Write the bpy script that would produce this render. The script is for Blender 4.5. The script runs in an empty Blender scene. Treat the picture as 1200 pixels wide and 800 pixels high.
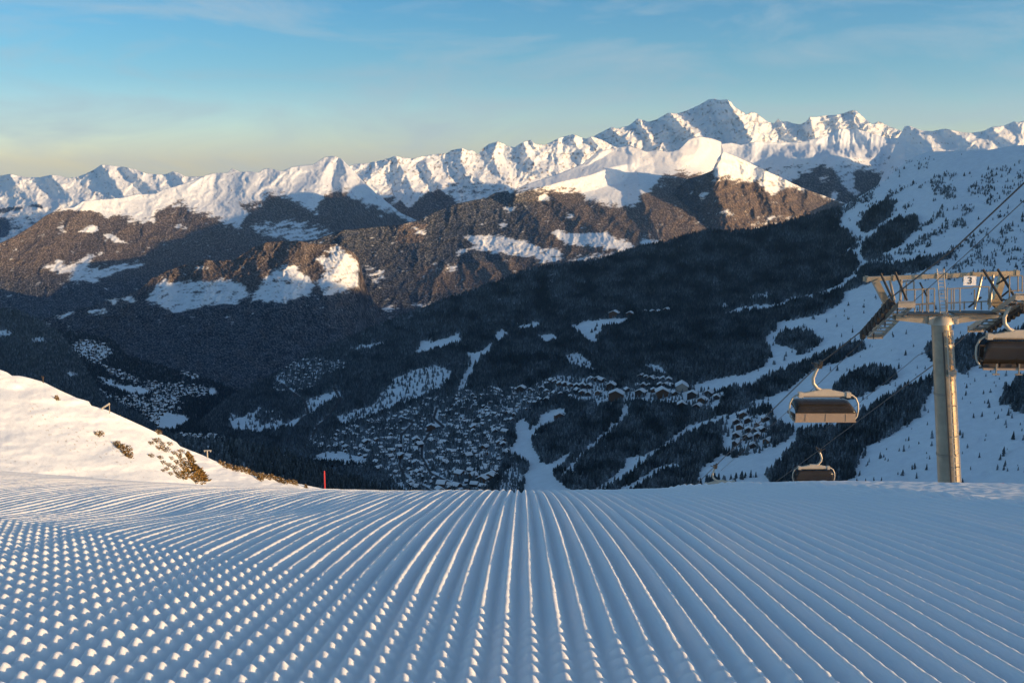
import bpy, math, random
import numpy as np

random.seed(7)
RNG = np.random.default_rng(11)
R = math.radians
scene = bpy.context.scene
COL = scene.collection

# ------------------------------------------------------------------ camera model
FPX, PITCH = 1300.0, R(9.18)          # focal length in photo pixels (1200 wide), downward tilt
CP, SP = math.cos(PITCH), math.sin(PITCH)

def ray(px, py):
    a = (np.asarray(px, float) - 600.0) / FPX
    b = (np.asarray(py, float) - 400.0) / FPX
    fy = CP - b * SP
    return a / fy, (-SP - b * CP) / fy           # X/Y and Z/Y

def at(px, py, Y):
    u, e = ray(px, py)
    return np.array([u * Y, Y, e * Y])

cam = bpy.data.cameras.new('camera')
cam.sensor_width = 36.0
cam.lens = FPX / 1200.0 * 36.0
cam.clip_start = 0.05
cam.clip_end = 200000.0
cam_o = bpy.data.objects.new('camera', cam)
COL.objects.link(cam_o)
cam_o.location = (0, 0, 0)
cam_o.rotation_euler = (R(90) - PITCH, 0, 0)
scene.camera = cam_o

# ------------------------------------------------------------------ noise
def _hash(ix, iy, seed):
    h = (ix.astype(np.int64) * 374761393 + iy.astype(np.int64) * 668265263 + seed * 144665) & 0xFFFFFFFF
    h = ((h ^ (h >> 13)) * 1274126177) & 0xFFFFFFFF
    return (h ^ (h >> 16)) & 0xFFFFFFFF

def gnoise(x, y, seed=0):
    x = np.asarray(x, float); y = np.asarray(y, float)
    x, y = np.broadcast_arrays(x, y)
    ix = np.floor(x); iy = np.floor(y)
    fx = x - ix; fy = y - iy
    ux = fx * fx * fx * (fx * (fx * 6 - 15) + 10); uy = fy * fy * fy * (fy * (fy * 6 - 15) + 10)
    def g(dx, dy):
        a = _hash(ix + dx, iy + dy, seed) * (2 * math.pi / 4294967296.0)
        return np.cos(a) * (fx - dx) + np.sin(a) * (fy - dy)
    n0 = g(0, 0) * (1 - ux) + g(1, 0) * ux
    n1 = g(0, 1) * (1 - ux) + g(1, 1) * ux
    return (n0 * (1 - uy) + n1 * uy) * 1.5

def fbm(x, y, seed=0, octv=4, gain=0.5):
    s = 0; a = 1.0; f = 1.0; t = 0
    for k in range(octv):
        s = s + a * gnoise(x * f, y * f, seed + 17 * k); t += a
        a *= gain; f *= 2.03
    return s / t

def ridged(x, y, seed=0, octv=4, gain=0.5):
    s = 0; a = 1.0; f = 1.0; t = 0; w = 1.0
    for k in range(octv):
        n = 1 - np.abs(gnoise(x * f, y * f, seed + 31 * k)) * 1.6
        n = np.clip(n, 0, 1) ** 1.5
        s = s + a * n * w; t += a
        w = np.clip(n * 1.6, 0.25, 1)
        a *= gain; f *= 2.07
    return s / t

def sstep(x, a, b):
    t = np.clip((x - a) / (b - a), 0, 1)
    return t * t * (3 - 2 * t)

def lerp_line(pts, x):
    p = np.array(pts, float)
    return np.interp(x, p[:, 0], p[:, 1])

def inside(poly, X, Y):
    P = np.array(poly, float)
    m = np.zeros(X.shape, bool)
    bb = (X >= P[:, 0].min()) & (X <= P[:, 0].max()) & (Y >= P[:, 1].min()) & (Y <= P[:, 1].max())
    if not bb.any():
        return m
    xs = X[bb]; ys = Y[bb]; c = np.zeros(xs.shape, bool)
    n = len(P)
    for i in range(n):
        x1, y1 = P[i]; x2, y2 = P[(i + 1) % n]
        if y1 == y2:
            continue
        k = ((y1 > ys) != (y2 > ys)) & (xs < (x2 - x1) * (ys - y1) / (y2 - y1) + x1)
        c ^= k
    m[bb] = c
    return m

def seg_dist(poly, X, Y):
    """distance to an open polyline, and how far along it (0..1)"""
    P = np.array(poly, float)
    best = np.full(X.shape, 1e9); along = np.zeros(X.shape)
    n = len(P) - 1
    for i in range(n):
        d = P[i + 1] - P[i]; L = d @ d
        t = np.clip(((X - P[i, 0]) * d[0] + (Y - P[i, 1]) * d[1]) / L, 0, 1)
        q = np.hypot(X - P[i, 0] - t * d[0], Y - P[i, 1] - t * d[1])
        k = q < best
        best[k] = q[k]; along[k] = ((i + t) / n)[k]
    return best, along

# ------------------------------------------------------------------ mesh helpers
def mesh_np(name, V, F, smooth=True, tint=None):
    V = np.ascontiguousarray(V, np.float32).reshape(-1, 3)
    Fs = F if isinstance(F, list) else [F]
    me = bpy.data.meshes.new(name)
    me.vertices.add(len(V)); me.vertices.foreach_set('co', V.ravel())
    loops = np.concatenate([f.ravel() for f in Fs]).astype(np.int32)
    tot = np.concatenate([np.full(len(f), f.shape[1]) for f in Fs]).astype(np.int32)
    st = np.concatenate([[0], np.cumsum(tot)[:-1]]).astype(np.int32)
    me.loops.add(len(loops)); me.loops.foreach_set('vertex_index', loops)
    me.polygons.add(len(tot))
    me.polygons.foreach_set('loop_start', st)
    me.polygons.foreach_set('loop_total', tot)
    me.polygons.foreach_set('use_smooth', np.full(len(tot), smooth, bool))
    me.update(calc_edges=True)
    if tint is not None:
        a = me.attributes.new('tint', 'FLOAT_COLOR', 'POINT')
        t = np.ones((len(V), 4), np.float32)
        t[:, :3] = np.asarray(tint, np.float32).reshape(-1, 3)
        a.data.foreach_set('color', t.ravel())
    return me

def grid_faces(ny, nx, off=0):
    i = np.arange(ny - 1)[:, None] * nx + np.arange(nx - 1)[None, :]
    return (np.stack([i, i + nx, i + nx + 1, i + 1], -1).reshape(-1, 4) + off).astype(np.int32)

def link(name, me, mat=None, parent=None, label=None, cat=None, group=None, kind=None):
    o = bpy.data.objects.new(name, me)
    COL.objects.link(o)
    if mat is not None:
        me.materials.append(mat)
    if parent is not None:
        o.parent = parent
    if label: o['label'] = label
    if cat: o['category'] = cat
    if group: o['group'] = group
    if kind: o['kind'] = kind
    return o

def empty(name, loc, label, cat, group=None, rz=0.0):
    o = bpy.data.objects.new(name, None)
    COL.objects.link(o)
    o.empty_display_size = 0.3
    o.location = tuple(float(v) for v in loc); o.rotation_euler = (0, 0, rz)
    o['label'] = label; o['category'] = cat
    if group: o['group'] = group
    return o

class MB:
    """collects boxes, bars, tubes and rings into ONE mesh"""
    def __init__(s):
        s.v = []; s.f = []
    def add(s, vs, fs):
        o = len(s.v)
        s.v += [tuple(map(float, v)) for v in vs]
        s.f += [tuple(i + o for i in f) for f in fs]
        return s
    def box(s, c, size, ax=None):
        c = np.array(c, float); h = np.array(size, float) / 2
        A = np.eye(3) if ax is None else np.array(ax, float)
        vs = [c + A.T @ (h * np.array(k)) for k in
              [(-1, -1, -1), (1, -1, -1), (1, 1, -1), (-1, 1, -1), (-1, -1, 1), (1, -1, 1), (1, 1, 1), (-1, 1, 1)]]
        return s.add(vs, [(3, 2, 1, 0), (4, 5, 6, 7), (0, 1, 5, 4), (1, 2, 6, 5), (2, 3, 7, 6), (3, 0, 4, 7)])
    def bar(s, a, b, w, h=None, up=(0, 0, 1)):
        a = np.array(a, float); b = np.array(b, float); d = b - a; L = np.linalg.norm(d); d /= L
        up = np.array(up, float)
        if abs(d @ up) > 0.98: up = np.array((0, 1.0, 0))
        x = np.cross(d, up); x /= np.linalg.norm(x); z = np.cross(x, d)
        return s.box((a + b) / 2, (w, L, h or w), (x, d, z))
    def tube(s, pts, r, n=8, caps=True):
        P = [np.array(p, float) for p in pts]
        rr = r if isinstance(r, (list, tuple)) else [r] * len(P)
        rings = []; prev = None
        for i, p in enumerate(P):
            d = P[min(i + 1, len(P) - 1)] - P[max(i - 1, 0)]; d /= np.linalg.norm(d)
            if prev is None:
                t = np.array((0, 0, 1.0)) if abs(d[2]) < 0.9 else np.array((1.0, 0, 0))
            else:
                t = prev
            x = t - d * (t @ d); x /= np.linalg.norm(x); y = np.cross(d, x); prev = x
            rings.append([p + rr[i] * (math.cos(2 * math.pi * k / n) * x + math.sin(2 * math.pi * k / n) * y) for k in range(n)])
        vs = [v for rg in rings for v in rg]; fs = []
        for i in range(len(P) - 1):
            for k in range(n):
                a = i * n + k; b = i * n + (k + 1) % n
                fs.append((a, b, b + n, a + n))
        if caps:
            fs.append(tuple(range(n))[::-1]); fs.append(tuple((len(P) - 1) * n + k for k in range(n)))
        return s.add(vs, fs)
    def mesh(s, name, smooth=False):
        me = bpy.data.meshes.new(name)
        me.from_pydata(s.v, [], s.f)
        me.update()
        if smooth:
            me.polygons.foreach_set('use_smooth', np.ones(len(me.polygons), bool))
            try: me.set_sharp_from_angle(angle=R(40))
            except Exception: pass
        return me
    def build(s, name, mat, parent=None, smooth=False, **kw):
        return link(name, s.mesh(name, smooth), mat, parent, **kw)

# ------------------------------------------------------------------ materials
def new_mat(name):
    m = bpy.data.materials.new(name); m.use_nodes = True
    nt = m.node_tree; b = nt.nodes['Principled BSDF']
    return m, nt, b

def noise_node(nt, scale, detail=4, coord='Object', rough=0.55):
    tc = nt.nodes.new('ShaderNodeTexCoord')
    n = nt.nodes.new('ShaderNodeTexNoise'); n.inputs['Scale'].default_value = scale
    n.inputs['Detail'].default_value = detail; n.inputs['Roughness'].default_value = rough
    nt.links.new(tc.outputs[coord], n.inputs['Vector'])
    return n

def plain_mat(name, col, rough=0.5, metal=0.0, var=0.25, scale=6.0, bump=0.0, spec=0.5):
    """base colour broken up by procedural noise"""
    m, nt, b = new_mat(name)
    n = noise_node(nt, scale)
    rp = nt.nodes.new('ShaderNodeMapRange'); rp.inputs['To Min'].default_value = 1 - var; rp.inputs['To Max'].default_value = 1 + var
    nt.links.new(n.outputs['Fac'], rp.inputs['Value'])
    mx = nt.nodes.new('ShaderNodeVectorMath'); mx.operation = 'SCALE'; mx.inputs[0].default_value = col[:3]
    nt.links.new(rp.outputs['Result'], mx.inputs['Scale'])
    nt.links.new(mx.outputs['Vector'], b.inputs['Base Color'])
    b.inputs['Roughness'].default_value = rough; b.inputs['Metallic'].default_value = metal
    b.inputs['Specular IOR Level'].default_value = spec
    if bump:
        bp = nt.nodes.new('ShaderNodeBump'); bp.inputs['Strength'].default_value = bump; bp.inputs['Distance'].default_value = 0.02
        nt.links.new(n.outputs['Fac'], bp.inputs['Height']); nt.links.new(bp.outputs['Normal'], b.inputs['Normal'])
    return m

def tint_mat(name, scale, var=0.2, rough=0.85, bump_dist=0.0, bscale=None, spec=0.2):
    """ground cover colour comes from the mesh's 'tint' attribute, broken up by noise"""
    m, nt, b = new_mat(name)
    at_ = nt.nodes.new('ShaderNodeAttribute'); at_.attribute_name = 'tint'
    n = noise_node(nt, scale, 5)
    rp = nt.nodes.new('ShaderNodeMapRange'); rp.inputs['To Min'].default_value = 1 - var; rp.inputs['To Max'].default_value = 1 + var
    nt.links.new(n.outputs['Fac'], rp.inputs['Value'])
    mx = nt.nodes.new('ShaderNodeVectorMath'); mx.operation = 'SCALE'
    nt.links.new(at_.outputs['Color'], mx.inputs[0]); nt.links.new(rp.outputs['Result'], mx.inputs['Scale'])
    nt.links.new(mx.outputs['Vector'], b.inputs['Base Color'])
    b.inputs['Roughness'].default_value = rough; b.inputs['Specular IOR Level'].default_value = spec
    if bump_dist:
        n2 = noise_node(nt, bscale or scale * 4, 4)
        bp = nt.nodes.new('ShaderNodeBump'); bp.inputs['Strength'].default_value = 0.6; bp.inputs['Distance'].default_value = bump_dist
        nt.links.new(n2.outputs['Fac'], bp.inputs['Height']); nt.links.new(bp.outputs['Normal'], b.inputs['Normal'])
    return m

SNOW = np.array((0.83, 0.89, 0.95))
FOR = np.array((0.020, 0.027, 0.037))
M_far = tint_mat('far_mountain_cover', 0.006, 0.12, bump_dist=10.0, bscale=0.02)
M_mid = tint_mat('mountain_cover', 0.02, 0.15, bump_dist=3.0, bscale=0.05)
M_slope = tint_mat('valley_slope_cover', 0.05, 0.12, bump_dist=1.0, bscale=0.15)
M_hill = tint_mat('hill_snow', 0.25, 0.05, bump_dist=0.05, bscale=0.7)
M_tree = tint_mat('conifer_needles', 0.4, 0.45, 0.9)
M_house = tint_mat('chalet_mix', 0.2, 0.2, 0.8)
M_steel = plain_mat('galvanised_steel', (0.42, 0.355, 0.26), 0.42, 0.55, 0.35, 2.5, 0.15)
M_steel2 = plain_mat('dull_galvanised_tube', (0.36, 0.31, 0.24), 0.45, 0.45, 0.45, 1.2, 0.1)
M_white = plain_mat('pale_painted_steel', (0.58, 0.51, 0.40), 0.4, 0.15, 0.15, 6)
M_dark = plain_mat('dark_steel', (0.06, 0.055, 0.05), 0.5, 0.3, 0.3, 5)
M_rubber = plain_mat('black_rubber', (0.02, 0.02, 0.02), 0.7, 0, 0.2, 10)
M_rope = plain_mat('steel_rope', (0.07, 0.065, 0.06), 0.5, 0.5, 0.2, 3)
M_grate = plain_mat('walkway_grating', (0.42, 0.37, 0.30), 0.5, 0.5, 0.3, 4)
M_panel = plain_mat('seat_shell', (0.36, 0.275, 0.20), 0.5, 0.0, 0.12, 3)
M_bubble = plain_mat('smoked_bubble', (0.03, 0.028, 0.03), 0.12, 0.0, 0.25, 2.0)
M_cush = plain_mat('seat_cushion', (0.05, 0.04, 0.035), 0.7, 0, 0.2, 6)
M_sign = plain_mat('white_sign_plate', (0.85, 0.85, 0.83), 0.4, 0, 0.05, 3)
M_ink = plain_mat('dark_lettering', (0.05, 0.07, 0.10), 0.5, 0, 0.1, 3)
M_red = plain_mat('red_marker_paint', (0.65, 0.035, 0.04), 0.5, 0, 0.15, 8)
M_wood = plain_mat('dark_timber', (0.05, 0.03, 0.02), 0.8, 0, 0.35, 0.6)
M_wood2 = plain_mat('honey_timber', (0.12, 0.06, 0.03), 0.8, 0, 0.35, 0.6)
M_plast = plain_mat('pale_render', (0.42, 0.36, 0.30), 0.85, 0, 0.15, 0.6)
M_roof = plain_mat('snowy_roof', (0.84, 0.85, 0.88), 0.8, 0, 0.06, 0.5)
M_glass = plain_mat('window_glass', (0.03, 0.035, 0.045), 0.1, 0, 0.2, 2)
M_bark = plain_mat('bark', (0.06, 0.045, 0.035), 0.9, 0, 0.3, 3)
M_road = plain_mat('wet_asphalt', (0.045, 0.045, 0.05), 0.7, 0, 0.3, 0.1)

def piste_mat():
    m, nt, b = new_mat('groomed_snow')
    n = noise_node(nt, 9.0, 6)
    n2 = noise_node(nt, 220.0, 5, rough=0.7)
    n3 = noise_node(nt, 1100.0, 3)
    mixc = nt.nodes.new('ShaderNodeMapRange'); mixc.inputs['To Min'].default_value = 0.88; mixc.inputs['To Max'].default_value = 0.92
    nt.links.new(n.outputs['Fac'], mixc.inputs['Value'])
    cc = nt.nodes.new('ShaderNodeVectorMath'); cc.operation = 'SCALE'; cc.inputs[0].default_value = (0.925, 0.975, 1.03)
    nt.links.new(mixc.outputs['Result'], cc.inputs['Scale']); nt.links.new(cc.outputs['Vector'], b.inputs['Base Color'])
    b.inputs['Roughness'].default_value = 0.75; b.inputs['Specular IOR Level'].default_value = 0.25
    b.inputs['Subsurface Weight'].default_value = 0.6; b.inputs['Subsurface Radius'].default_value = (1.0, 0.9, 0.8); b.inputs['Subsurface Scale'].default_value = 0.0045
    ad = nt.nodes.new('ShaderNodeMath'); ad.operation = 'MULTIPLY_ADD'; ad.inputs[1].default_value = 0.35
    nt.links.new(n3.outputs['Fac'], ad.inputs[0]); nt.links.new(n2.outputs['Fac'], ad.inputs[2])
    bp = nt.nodes.new('ShaderNodeBump'); bp.inputs['Strength'].default_value = 0.5; bp.inputs['Distance'].default_value = 0.0022
    nt.links.new(ad.outputs[0], bp.inputs['Height']); nt.links.new(bp.outputs['Normal'], b.inputs['Normal'])
    return m
M_piste = piste_mat()

# ------------------------------------------------------------------ terrain sheets
LAY = {}

def columns(x0, x1, step):
    a, b = max(x0, -40), min(x1, 1240)
    mid = np.arange(a, b + step, step)
    lo = np.arange(x0, a, 8.0) if x0 < a else np.array([])
    hi = np.arange(mid[-1] + 8, x1 + 8, 8.0) if x1 > b else np.array([])
    return np.concatenate([lo, mid, hi])

def sheet(name, crest, base, Yc, Yb, x0, x1, ny, relief=None, cover=None, mat=None, step=1.1, back=0.35, back_rows=None, jag=0.0, seed=0, tpow=1.0, smooth=45.0, steep=0.36):
    xs = columns(x0, x1, step); nx = len(xs)
    cy = lerp_line(crest, xs)
    if jag:
        cy = cy - jag * np.abs(fbm(xs / 7.0, xs * 0 + seed, seed, 3)) + jag * 0.3 * gnoise(xs / 2.2, xs * 0 + 5, seed)
    by = np.maximum(lerp_line(base, xs), cy + 4)
    t = (np.linspace(0, 1, ny) ** tpow)[:, None]
    PX = np.repeat(xs[None, :], ny, 0)
    PY = cy + (by - cy) * t
    Yc_ = lerp_line(Yc, xs); Yb_ = lerp_line(Yb, xs)
    # the body of the slope follows a smoothed crest; peaks rise out of it
    wk = np.exp(-0.5 * ((xs[:, None] - xs[None, :]) / smooth) ** 2) * np.gradient(xs)[None, :]
    cs = (wk @ lerp_line(crest, xs)) / wk.sum(1)
    tt = (PY - cs) / np.maximum(by - cs, 6)
    g = np.where(tt > 0, steep * tt + (1 - steep) * tt * np.abs(tt), steep * np.maximum(tt, -0.8))
    inv = (1 - g) / Yc_ + g / Yb_
    Y = 1 / inv
    T = np.repeat(t, nx, 1)
    if relief is not None:
        Y = Y - relief(PX, PY, T, Y)           # metres towards the viewer
    u, e = ray(PX, PY)
    P = np.stack([u * Y, Y, e * Y], -1)
    col = cover(PX, PY, T, P) if cover is not None else np.broadcast_to(SNOW, P.shape)
    F = None
    if isinstance(col, tuple):
        col, F = col
    # the far side of the ridge, falling away behind the crest
    top = P[0]; rows = []
    br_ = back_rows or [(Yc_ * back * a_, Yc_ * back * b_) for a_, b_ in ((0.04, 0.02), (0.15, 0.09), (0.4, 0.26))]
    for bb_ in br_:
        d, dz = bb_(xs) if callable(bb_) else bb_
        q = top.copy()
        q[:, 1] += d; q[:, 0] += d * u[0]
        q[:, 2] -= dz
        rows.append(q)
    PB = np.stack(rows[::-1], 0)
    ALL = np.concatenate([PB, P], 0)
    colA = np.concatenate([np.repeat(col[:1], len(rows), 0), col], 0)
    me = mesh_np(name, ALL, grid_faces(ALL.shape[0], nx), True, colA)
    o = link(name, me, mat or M_mid, kind='structure')
    LAY[name if name not in LAY else o.name] = dict(P=P, PX=PX, PY=PY, T=T, F=F, xs=xs, cy=cy, by=by)
    return o

def clearings(f, wx, wy, seed):
    k = sstep(fbm(wx / 10.0 + 0.3 * wy / 6, wy / 4.5, seed, 4, 0.6), 0.10, 0.42)
    return np.where(f > 0.9, f - 0.52 * k, f)

def blur(f, r):
    for ax in (0, 1):
        for _ in range(2):
            c = np.cumsum(np.concatenate([np.repeat(np.take(f, [0], ax), r + 1, ax), f, np.repeat(np.take(f, [-1], ax), r, ax)], ax), ax)
            n = f.shape[ax]
            f = (np.take(c, range(2 * r + 1, 2 * r + 1 + n), ax) - np.take(c, range(0, n), ax)) / (2 * r + 1)
    return f

def snow_mix(f, PX, PY, seed=0, forest=FOR, brown=None, speck=1.1):
    """f = 0..1 forest cover -> albedo with ragged salt-and-pepper edges"""
    n = gnoise(PX / 2.1 + 0.6 * PY, PY / 1.3, seed + 3)
    n2 = fbm(PX / 11.0 + 0.15 * PY, PY / 4.2, seed + 4, 4, 0.62)
    k = sstep(blur(f, 2) + n * 0.20 + n2 * 0.72, 0.36, 0.66)
    fr = np.clip(0.5 + 0.9 * gnoise(PX / 1.3, PY / 1.1, seed + 8) + 0.3 * n2, 0, 1)[..., None]
    tone = np.clip(1 + 1.1 * fbm(PX / 16, PY / 9, seed + 12, 3), 0.5, 1.7)[..., None]
    dust = speck * 0.32 * np.clip(fr - 0.5, 0, 1) * np.array((1, 1, 1.05))
    c = tone * forest * (0.55 + 1.0 * fr) + dust
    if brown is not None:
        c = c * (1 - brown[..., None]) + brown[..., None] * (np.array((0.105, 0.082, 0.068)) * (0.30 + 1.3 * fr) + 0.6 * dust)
    k = k[..., None]
    return SNOW * (1 - k) + c * k

def warp(PX, PY, a=3.0, s=9.0, seed=0):
    return PX + a * fbm(PX / s, PY / s, seed, 3) * 2, PY + a * 0.8 * fbm(PX / s, PY / s, seed + 50, 3) * 2

def spur_relief(spurs, PX, PY, Y):
    """each spur: (polyline px, half width at top, half width at bottom, height in px)"""
    h = np.zeros(PX.shape)
    for pts, w0, w1, hp in spurs:
        P = np.array(pts, float); m = max(w0, w1) + 2
        bb = (PX > P[:, 0].min() - m) & (PX < P[:, 0].max() + m) & (PY > P[:, 1].min() - m) & (PY < P[:, 1].max() + m)
        if not bb.any(): continue
        d, a = seg_dist(pts, PX[bb], PY[bb])
        w = w0 + (w1 - w0) * a
        v = hp * np.clip(1 - d / w, 0, 1)
        h[bb] = np.maximum(h[bb], v)
    return h * Y / FPX

# ---------- Mont Blanc like massif, farthest
def mtn_relief(seed, amp, lam, sx=1.0, sy=1.15, lean=0.35, spurs=None):
    def f(PX, PY, T, Y):
        x = (PX + lean * PY) + 3 * fbm(PX / 14, PY / 10, seed + 70, 3); y = PY + 3 * fbm(PX / 14, PY / 10, seed + 71, 3)
        wx = x + 0.5 * lam * fbm(x / lam, y / lam / sy, seed + 90, 2)
        r = ridged(wx / (lam * sx), y / (lam * sy), seed, 5, 0.62)
        h = ((r - 0.4) * amp * 1.1 + 0.45 * gnoise(x / 2.4, y / 2.0, seed + 77)) * Y / FPX
        if spurs:
            h = h * 0.75 + 1.15 * spur_relief(spurs, PX + 2.5 * fbm(PX / 6, PY / 6, seed + 5, 3), PY, Y)
        return h
    return f

def cover_snow_rock(seed, rock=0.25, rcol=(0.16, 0.13, 0.11)):
    def f(PX, PY, T, P):
        n = ridged(PX / 9.0 + PY / 14.0, PY / 12.0, seed + 40, 3)
        k = sstep(n + 0.55 * fbm(PX / 3.6, PY / 2.6, seed + 41, 3), 1.06 - rock, 1.28 - rock)[..., None]
        return SNOW * (1 - k * 0.8) + np.array(rcol) * k * 0.8
    return f

crestA = [(400, 210), (600, 190), (685, 168), (699, 158), (710, 152.5), (717, 149), (723, 151), (737, 147.5), (747, 139), (760, 143), (770, 140), (783, 132.5), (795, 133),
          (807, 129), (823, 121.5), (830, 117), (837, 116), (842, 117.5), (852, 117), (857, 120), (860, 125), (871, 132), (875, 135), (880, 131.5), (887, 133), (892, 137.5),
          (900, 143), (907, 145), (912, 139), (916, 143), (923, 142.5), (930, 145), (938, 146), (945, 142.5), (949, 137), (957, 137.5), (967, 135.5), (980, 135),
          (990, 132.5), (997, 129.5), (1003, 129.7), (1010, 136), (1017, 142.5), (1022, 146), (1030, 142.5), (1040, 147.5), (1060, 155), (1100, 158), (1200, 160), (1500, 165)]
spA = [([(853, 117), (859, 129), (870, 143), (878, 160), (885, 185)], 24, 34, 42), ([(716, 150), (724, 158), (740, 166)], 14, 18, 22), ([(949, 137), (951, 148), (956, 160)], 12, 16, 20), ([(748, 139), (752, 148), (760, 158)], 10, 14, 16), ([(747, 139), (757, 152), (762, 168)], 8, 14, 9), ([(785, 133), (798, 146), (815, 160), (830, 172)], 14, 20, 26),
       ([(785, 133), (778, 150), (770, 172)], 8, 16, 9), ([(717, 149), (728, 160), (740, 172)], 7, 14, 7), ([(880, 131), (890, 148), (900, 160)], 5, 12, 7), ([(912, 139), (920, 152), (935, 168)], 5, 12, 8),
       ([(949, 137), (955, 150), (965, 165)], 5, 12, 6), ([(1000, 129), (1008, 145), (1020, 160)], 8, 18, 10), ([(980, 135), (985, 150)], 5, 10, 5), ([(837, 116), (832, 135), (836, 160)], 8, 14, 5)]
sheet('mountain', crestA, [(400, 225), (1500, 225)], [(400, 34000), (1500, 39000)], [(400, 30800), (1500, 35500)], 400, 1500, 110,
      mtn_relief(1, 13, 15, spurs=spA), cover_snow_rock(1, 0.38), M_far, jag=0.8, seed=3)

# ---------- left far snow range
crestG0 = [(-400, 205), (-100, 208), (0, 206), (12, 204), (20, 206), (32, 208), (47, 208), (60, 205), (70, 206), (80, 209), (90, 207.5), (100, 204), (110, 199), (119, 193), (128, 194), (140, 195),
           (150, 196.7), (160, 199), (170, 203), (180, 204), (192, 205), (203, 201), (210, 203), (217, 207), (235, 207), (300, 212), (450, 215)]
spG0 = [([(119, 193), (128, 205), (140, 222), (150, 235)], 10, 20, 10), ([(150, 197), (165, 210), (185, 225)], 8, 18, 8), ([(60, 205), (75, 222), (92, 240)], 10, 22, 9),
        ([(12, 204), (22, 220), (40, 238)], 10, 20, 9), ([(100, 232), (60, 242), (20, 250), (-20, 262)], 12, 14, 9), ([(203, 201), (215, 214)], 6, 12, 6)]
def cov_G0(PX, PY, T, P):
    wx, wy = warp(PX, PY, 2.5, 8, 77)
    c = cover_snow_rock(5, 0.24)(PX, PY, T, P)
    f = np.zeros(PX.shape)
    f[inside([(-400, 255), (0, 254), (14, 262), (8, 272), (0, 280), (-400, 285)], wx, wy)] = 1
    f[inside([(-10, 246), (20, 240), (48, 239), (52, 247), (38, 243), (10, 249), (-10, 251)], wx, wy)] = 0.9
    f = np.maximum(f, 0.42 * ((wx < 60) & (wy > 252)))
    m = snow_mix(f, PX, PY, 9)
    k = (f > 0)[..., None]
    return np.where(k, m, c)
sheet('mountain', crestG0, [(-400, 310), (450, 300)], [(-400, 24000), (450, 24000)], [(-400, 21300), (450, 21300)], -400, 450, 120,
      mtn_relief(7, 9, 26, spurs=spG0), cov_G0, M_far, jag=0.7, seed=8)

# ---------- sunlit snow range in the middle
crestH = [(330, 215), (380, 210), (400, 200), (410, 195), (417, 192.5), (433, 191), (450, 187.5), (463, 183), (473, 185), (483, 186), (493, 184), (510, 181), (523, 180), (530, 176), (542, 174), (550, 177.5),
          (553, 176), (560, 181), (567, 173), (573, 169), (583, 166), (597, 172), (603, 173), (607, 170), (615, 166), (622, 164), (627, 169), (639, 170), (655, 162), (662, 160), (672, 157.5),
          (680, 161), (687, 163), (693, 160), (705, 164), (720, 172), (760, 182), (850, 190)]
spH = [([(463, 183), (470, 196), (478, 210), (486, 228), (490, 250)], 12, 26, 18), ([(463, 183), (445, 200), (425, 218), (418, 235)], 12, 22, 12), ([(542, 174), (540, 190), (548, 205), (575, 214), (592, 218)], 12, 18, 15),
       ([(500, 195), (512, 212), (530, 230), (540, 245)], 10, 22, 14), ([(583, 166), (578, 182), (582, 198), (592, 212)], 9, 16, 11), ([(614, 168), (618, 182), (628, 195), (655, 203)], 7, 16, 13),
       ([(622, 164), (635, 185)], 6, 10, 6), ([(672, 157), (676, 172), (690, 186)], 8, 16, 9), ([(693, 160), (702, 172), (716, 182)], 7, 14, 10), ([(655, 162), (652, 180), (658, 198)], 8, 12, 6)]
def cov_H(PX, PY, T, P):
    wx, wy = warp(PX, PY, 2.5, 8, 87)
    c = cover_snow_rock(15, 0.38)(PX, PY, T, P)
    f = np.zeros(PX.shape)
    f[inside([(330, 225), (395, 222), (410, 226), (436, 236), (448, 246), (452, 234), (466, 231), (474, 240), (480, 246), (486, 236), (498, 226), (512, 222), (522, 226), (535, 238), (560, 260), (560, 300), (330, 300)], wx, wy)] = 1
    f[inside([(443, 232), (455, 229), (466, 232), (470, 250), (455, 252)], wx, wy)] = 0.62
    f[inside([(515, 214), (560, 208), (585, 216), (580, 226), (535, 240)], wx, wy)] = 0.4
    f[(wy > 258) & (f > 0)] = 0.7
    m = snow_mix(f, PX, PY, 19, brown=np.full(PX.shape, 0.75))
    return np.where((f > 0)[..., None], m, c)
sheet('mountain', crestH, [(330, 300), (850, 290)], [(330, 18800), (850, 22500)], [(330, 16000), (850, 19500)], 330, 850, 140,
      mtn_relief(13, 10, 22, spurs=spH), cov_H, M_far, jag=0.9, seed=14)

# ---------- right far ridge
crestR = [(980, 275), (1010, 250), (1030, 215), (1043, 185), (1052, 163), (1060, 148.5), (1065, 147.5), (1080, 153), (1092, 154), (1107, 151), (1115, 152.5), (1127, 155), (1138, 156), (1152, 154), (1162, 149), (1177, 147.5),
          (1188, 142.5), (1193, 144), (1200, 141.5), (1230, 138), (1400, 140), (1800, 150)]
spR = [([(1063, 148), (1075, 158), (1090, 168), (1094, 180)], 12, 16, 10), ([(1110, 151), (1125, 160), (1145, 172), (1160, 178)], 10, 16, 9), ([(1162, 150), (1172, 160), (1190, 170)], 10, 14, 8), ([(1190, 143), (1197, 155)], 6, 12, 5)]
sheet('mountain', crestR, [(980, 240), (1800, 240)], [(980, 15500), (1060, 15000), (1800, 15000)], [(980, 13200), (1800, 13200)], 980, 1800, 80,
      mtn_relief(23, 7, 26, spurs=spR), cover_snow_rock(25, 0.2), M_far, jag=0.5, seed=24)

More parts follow.
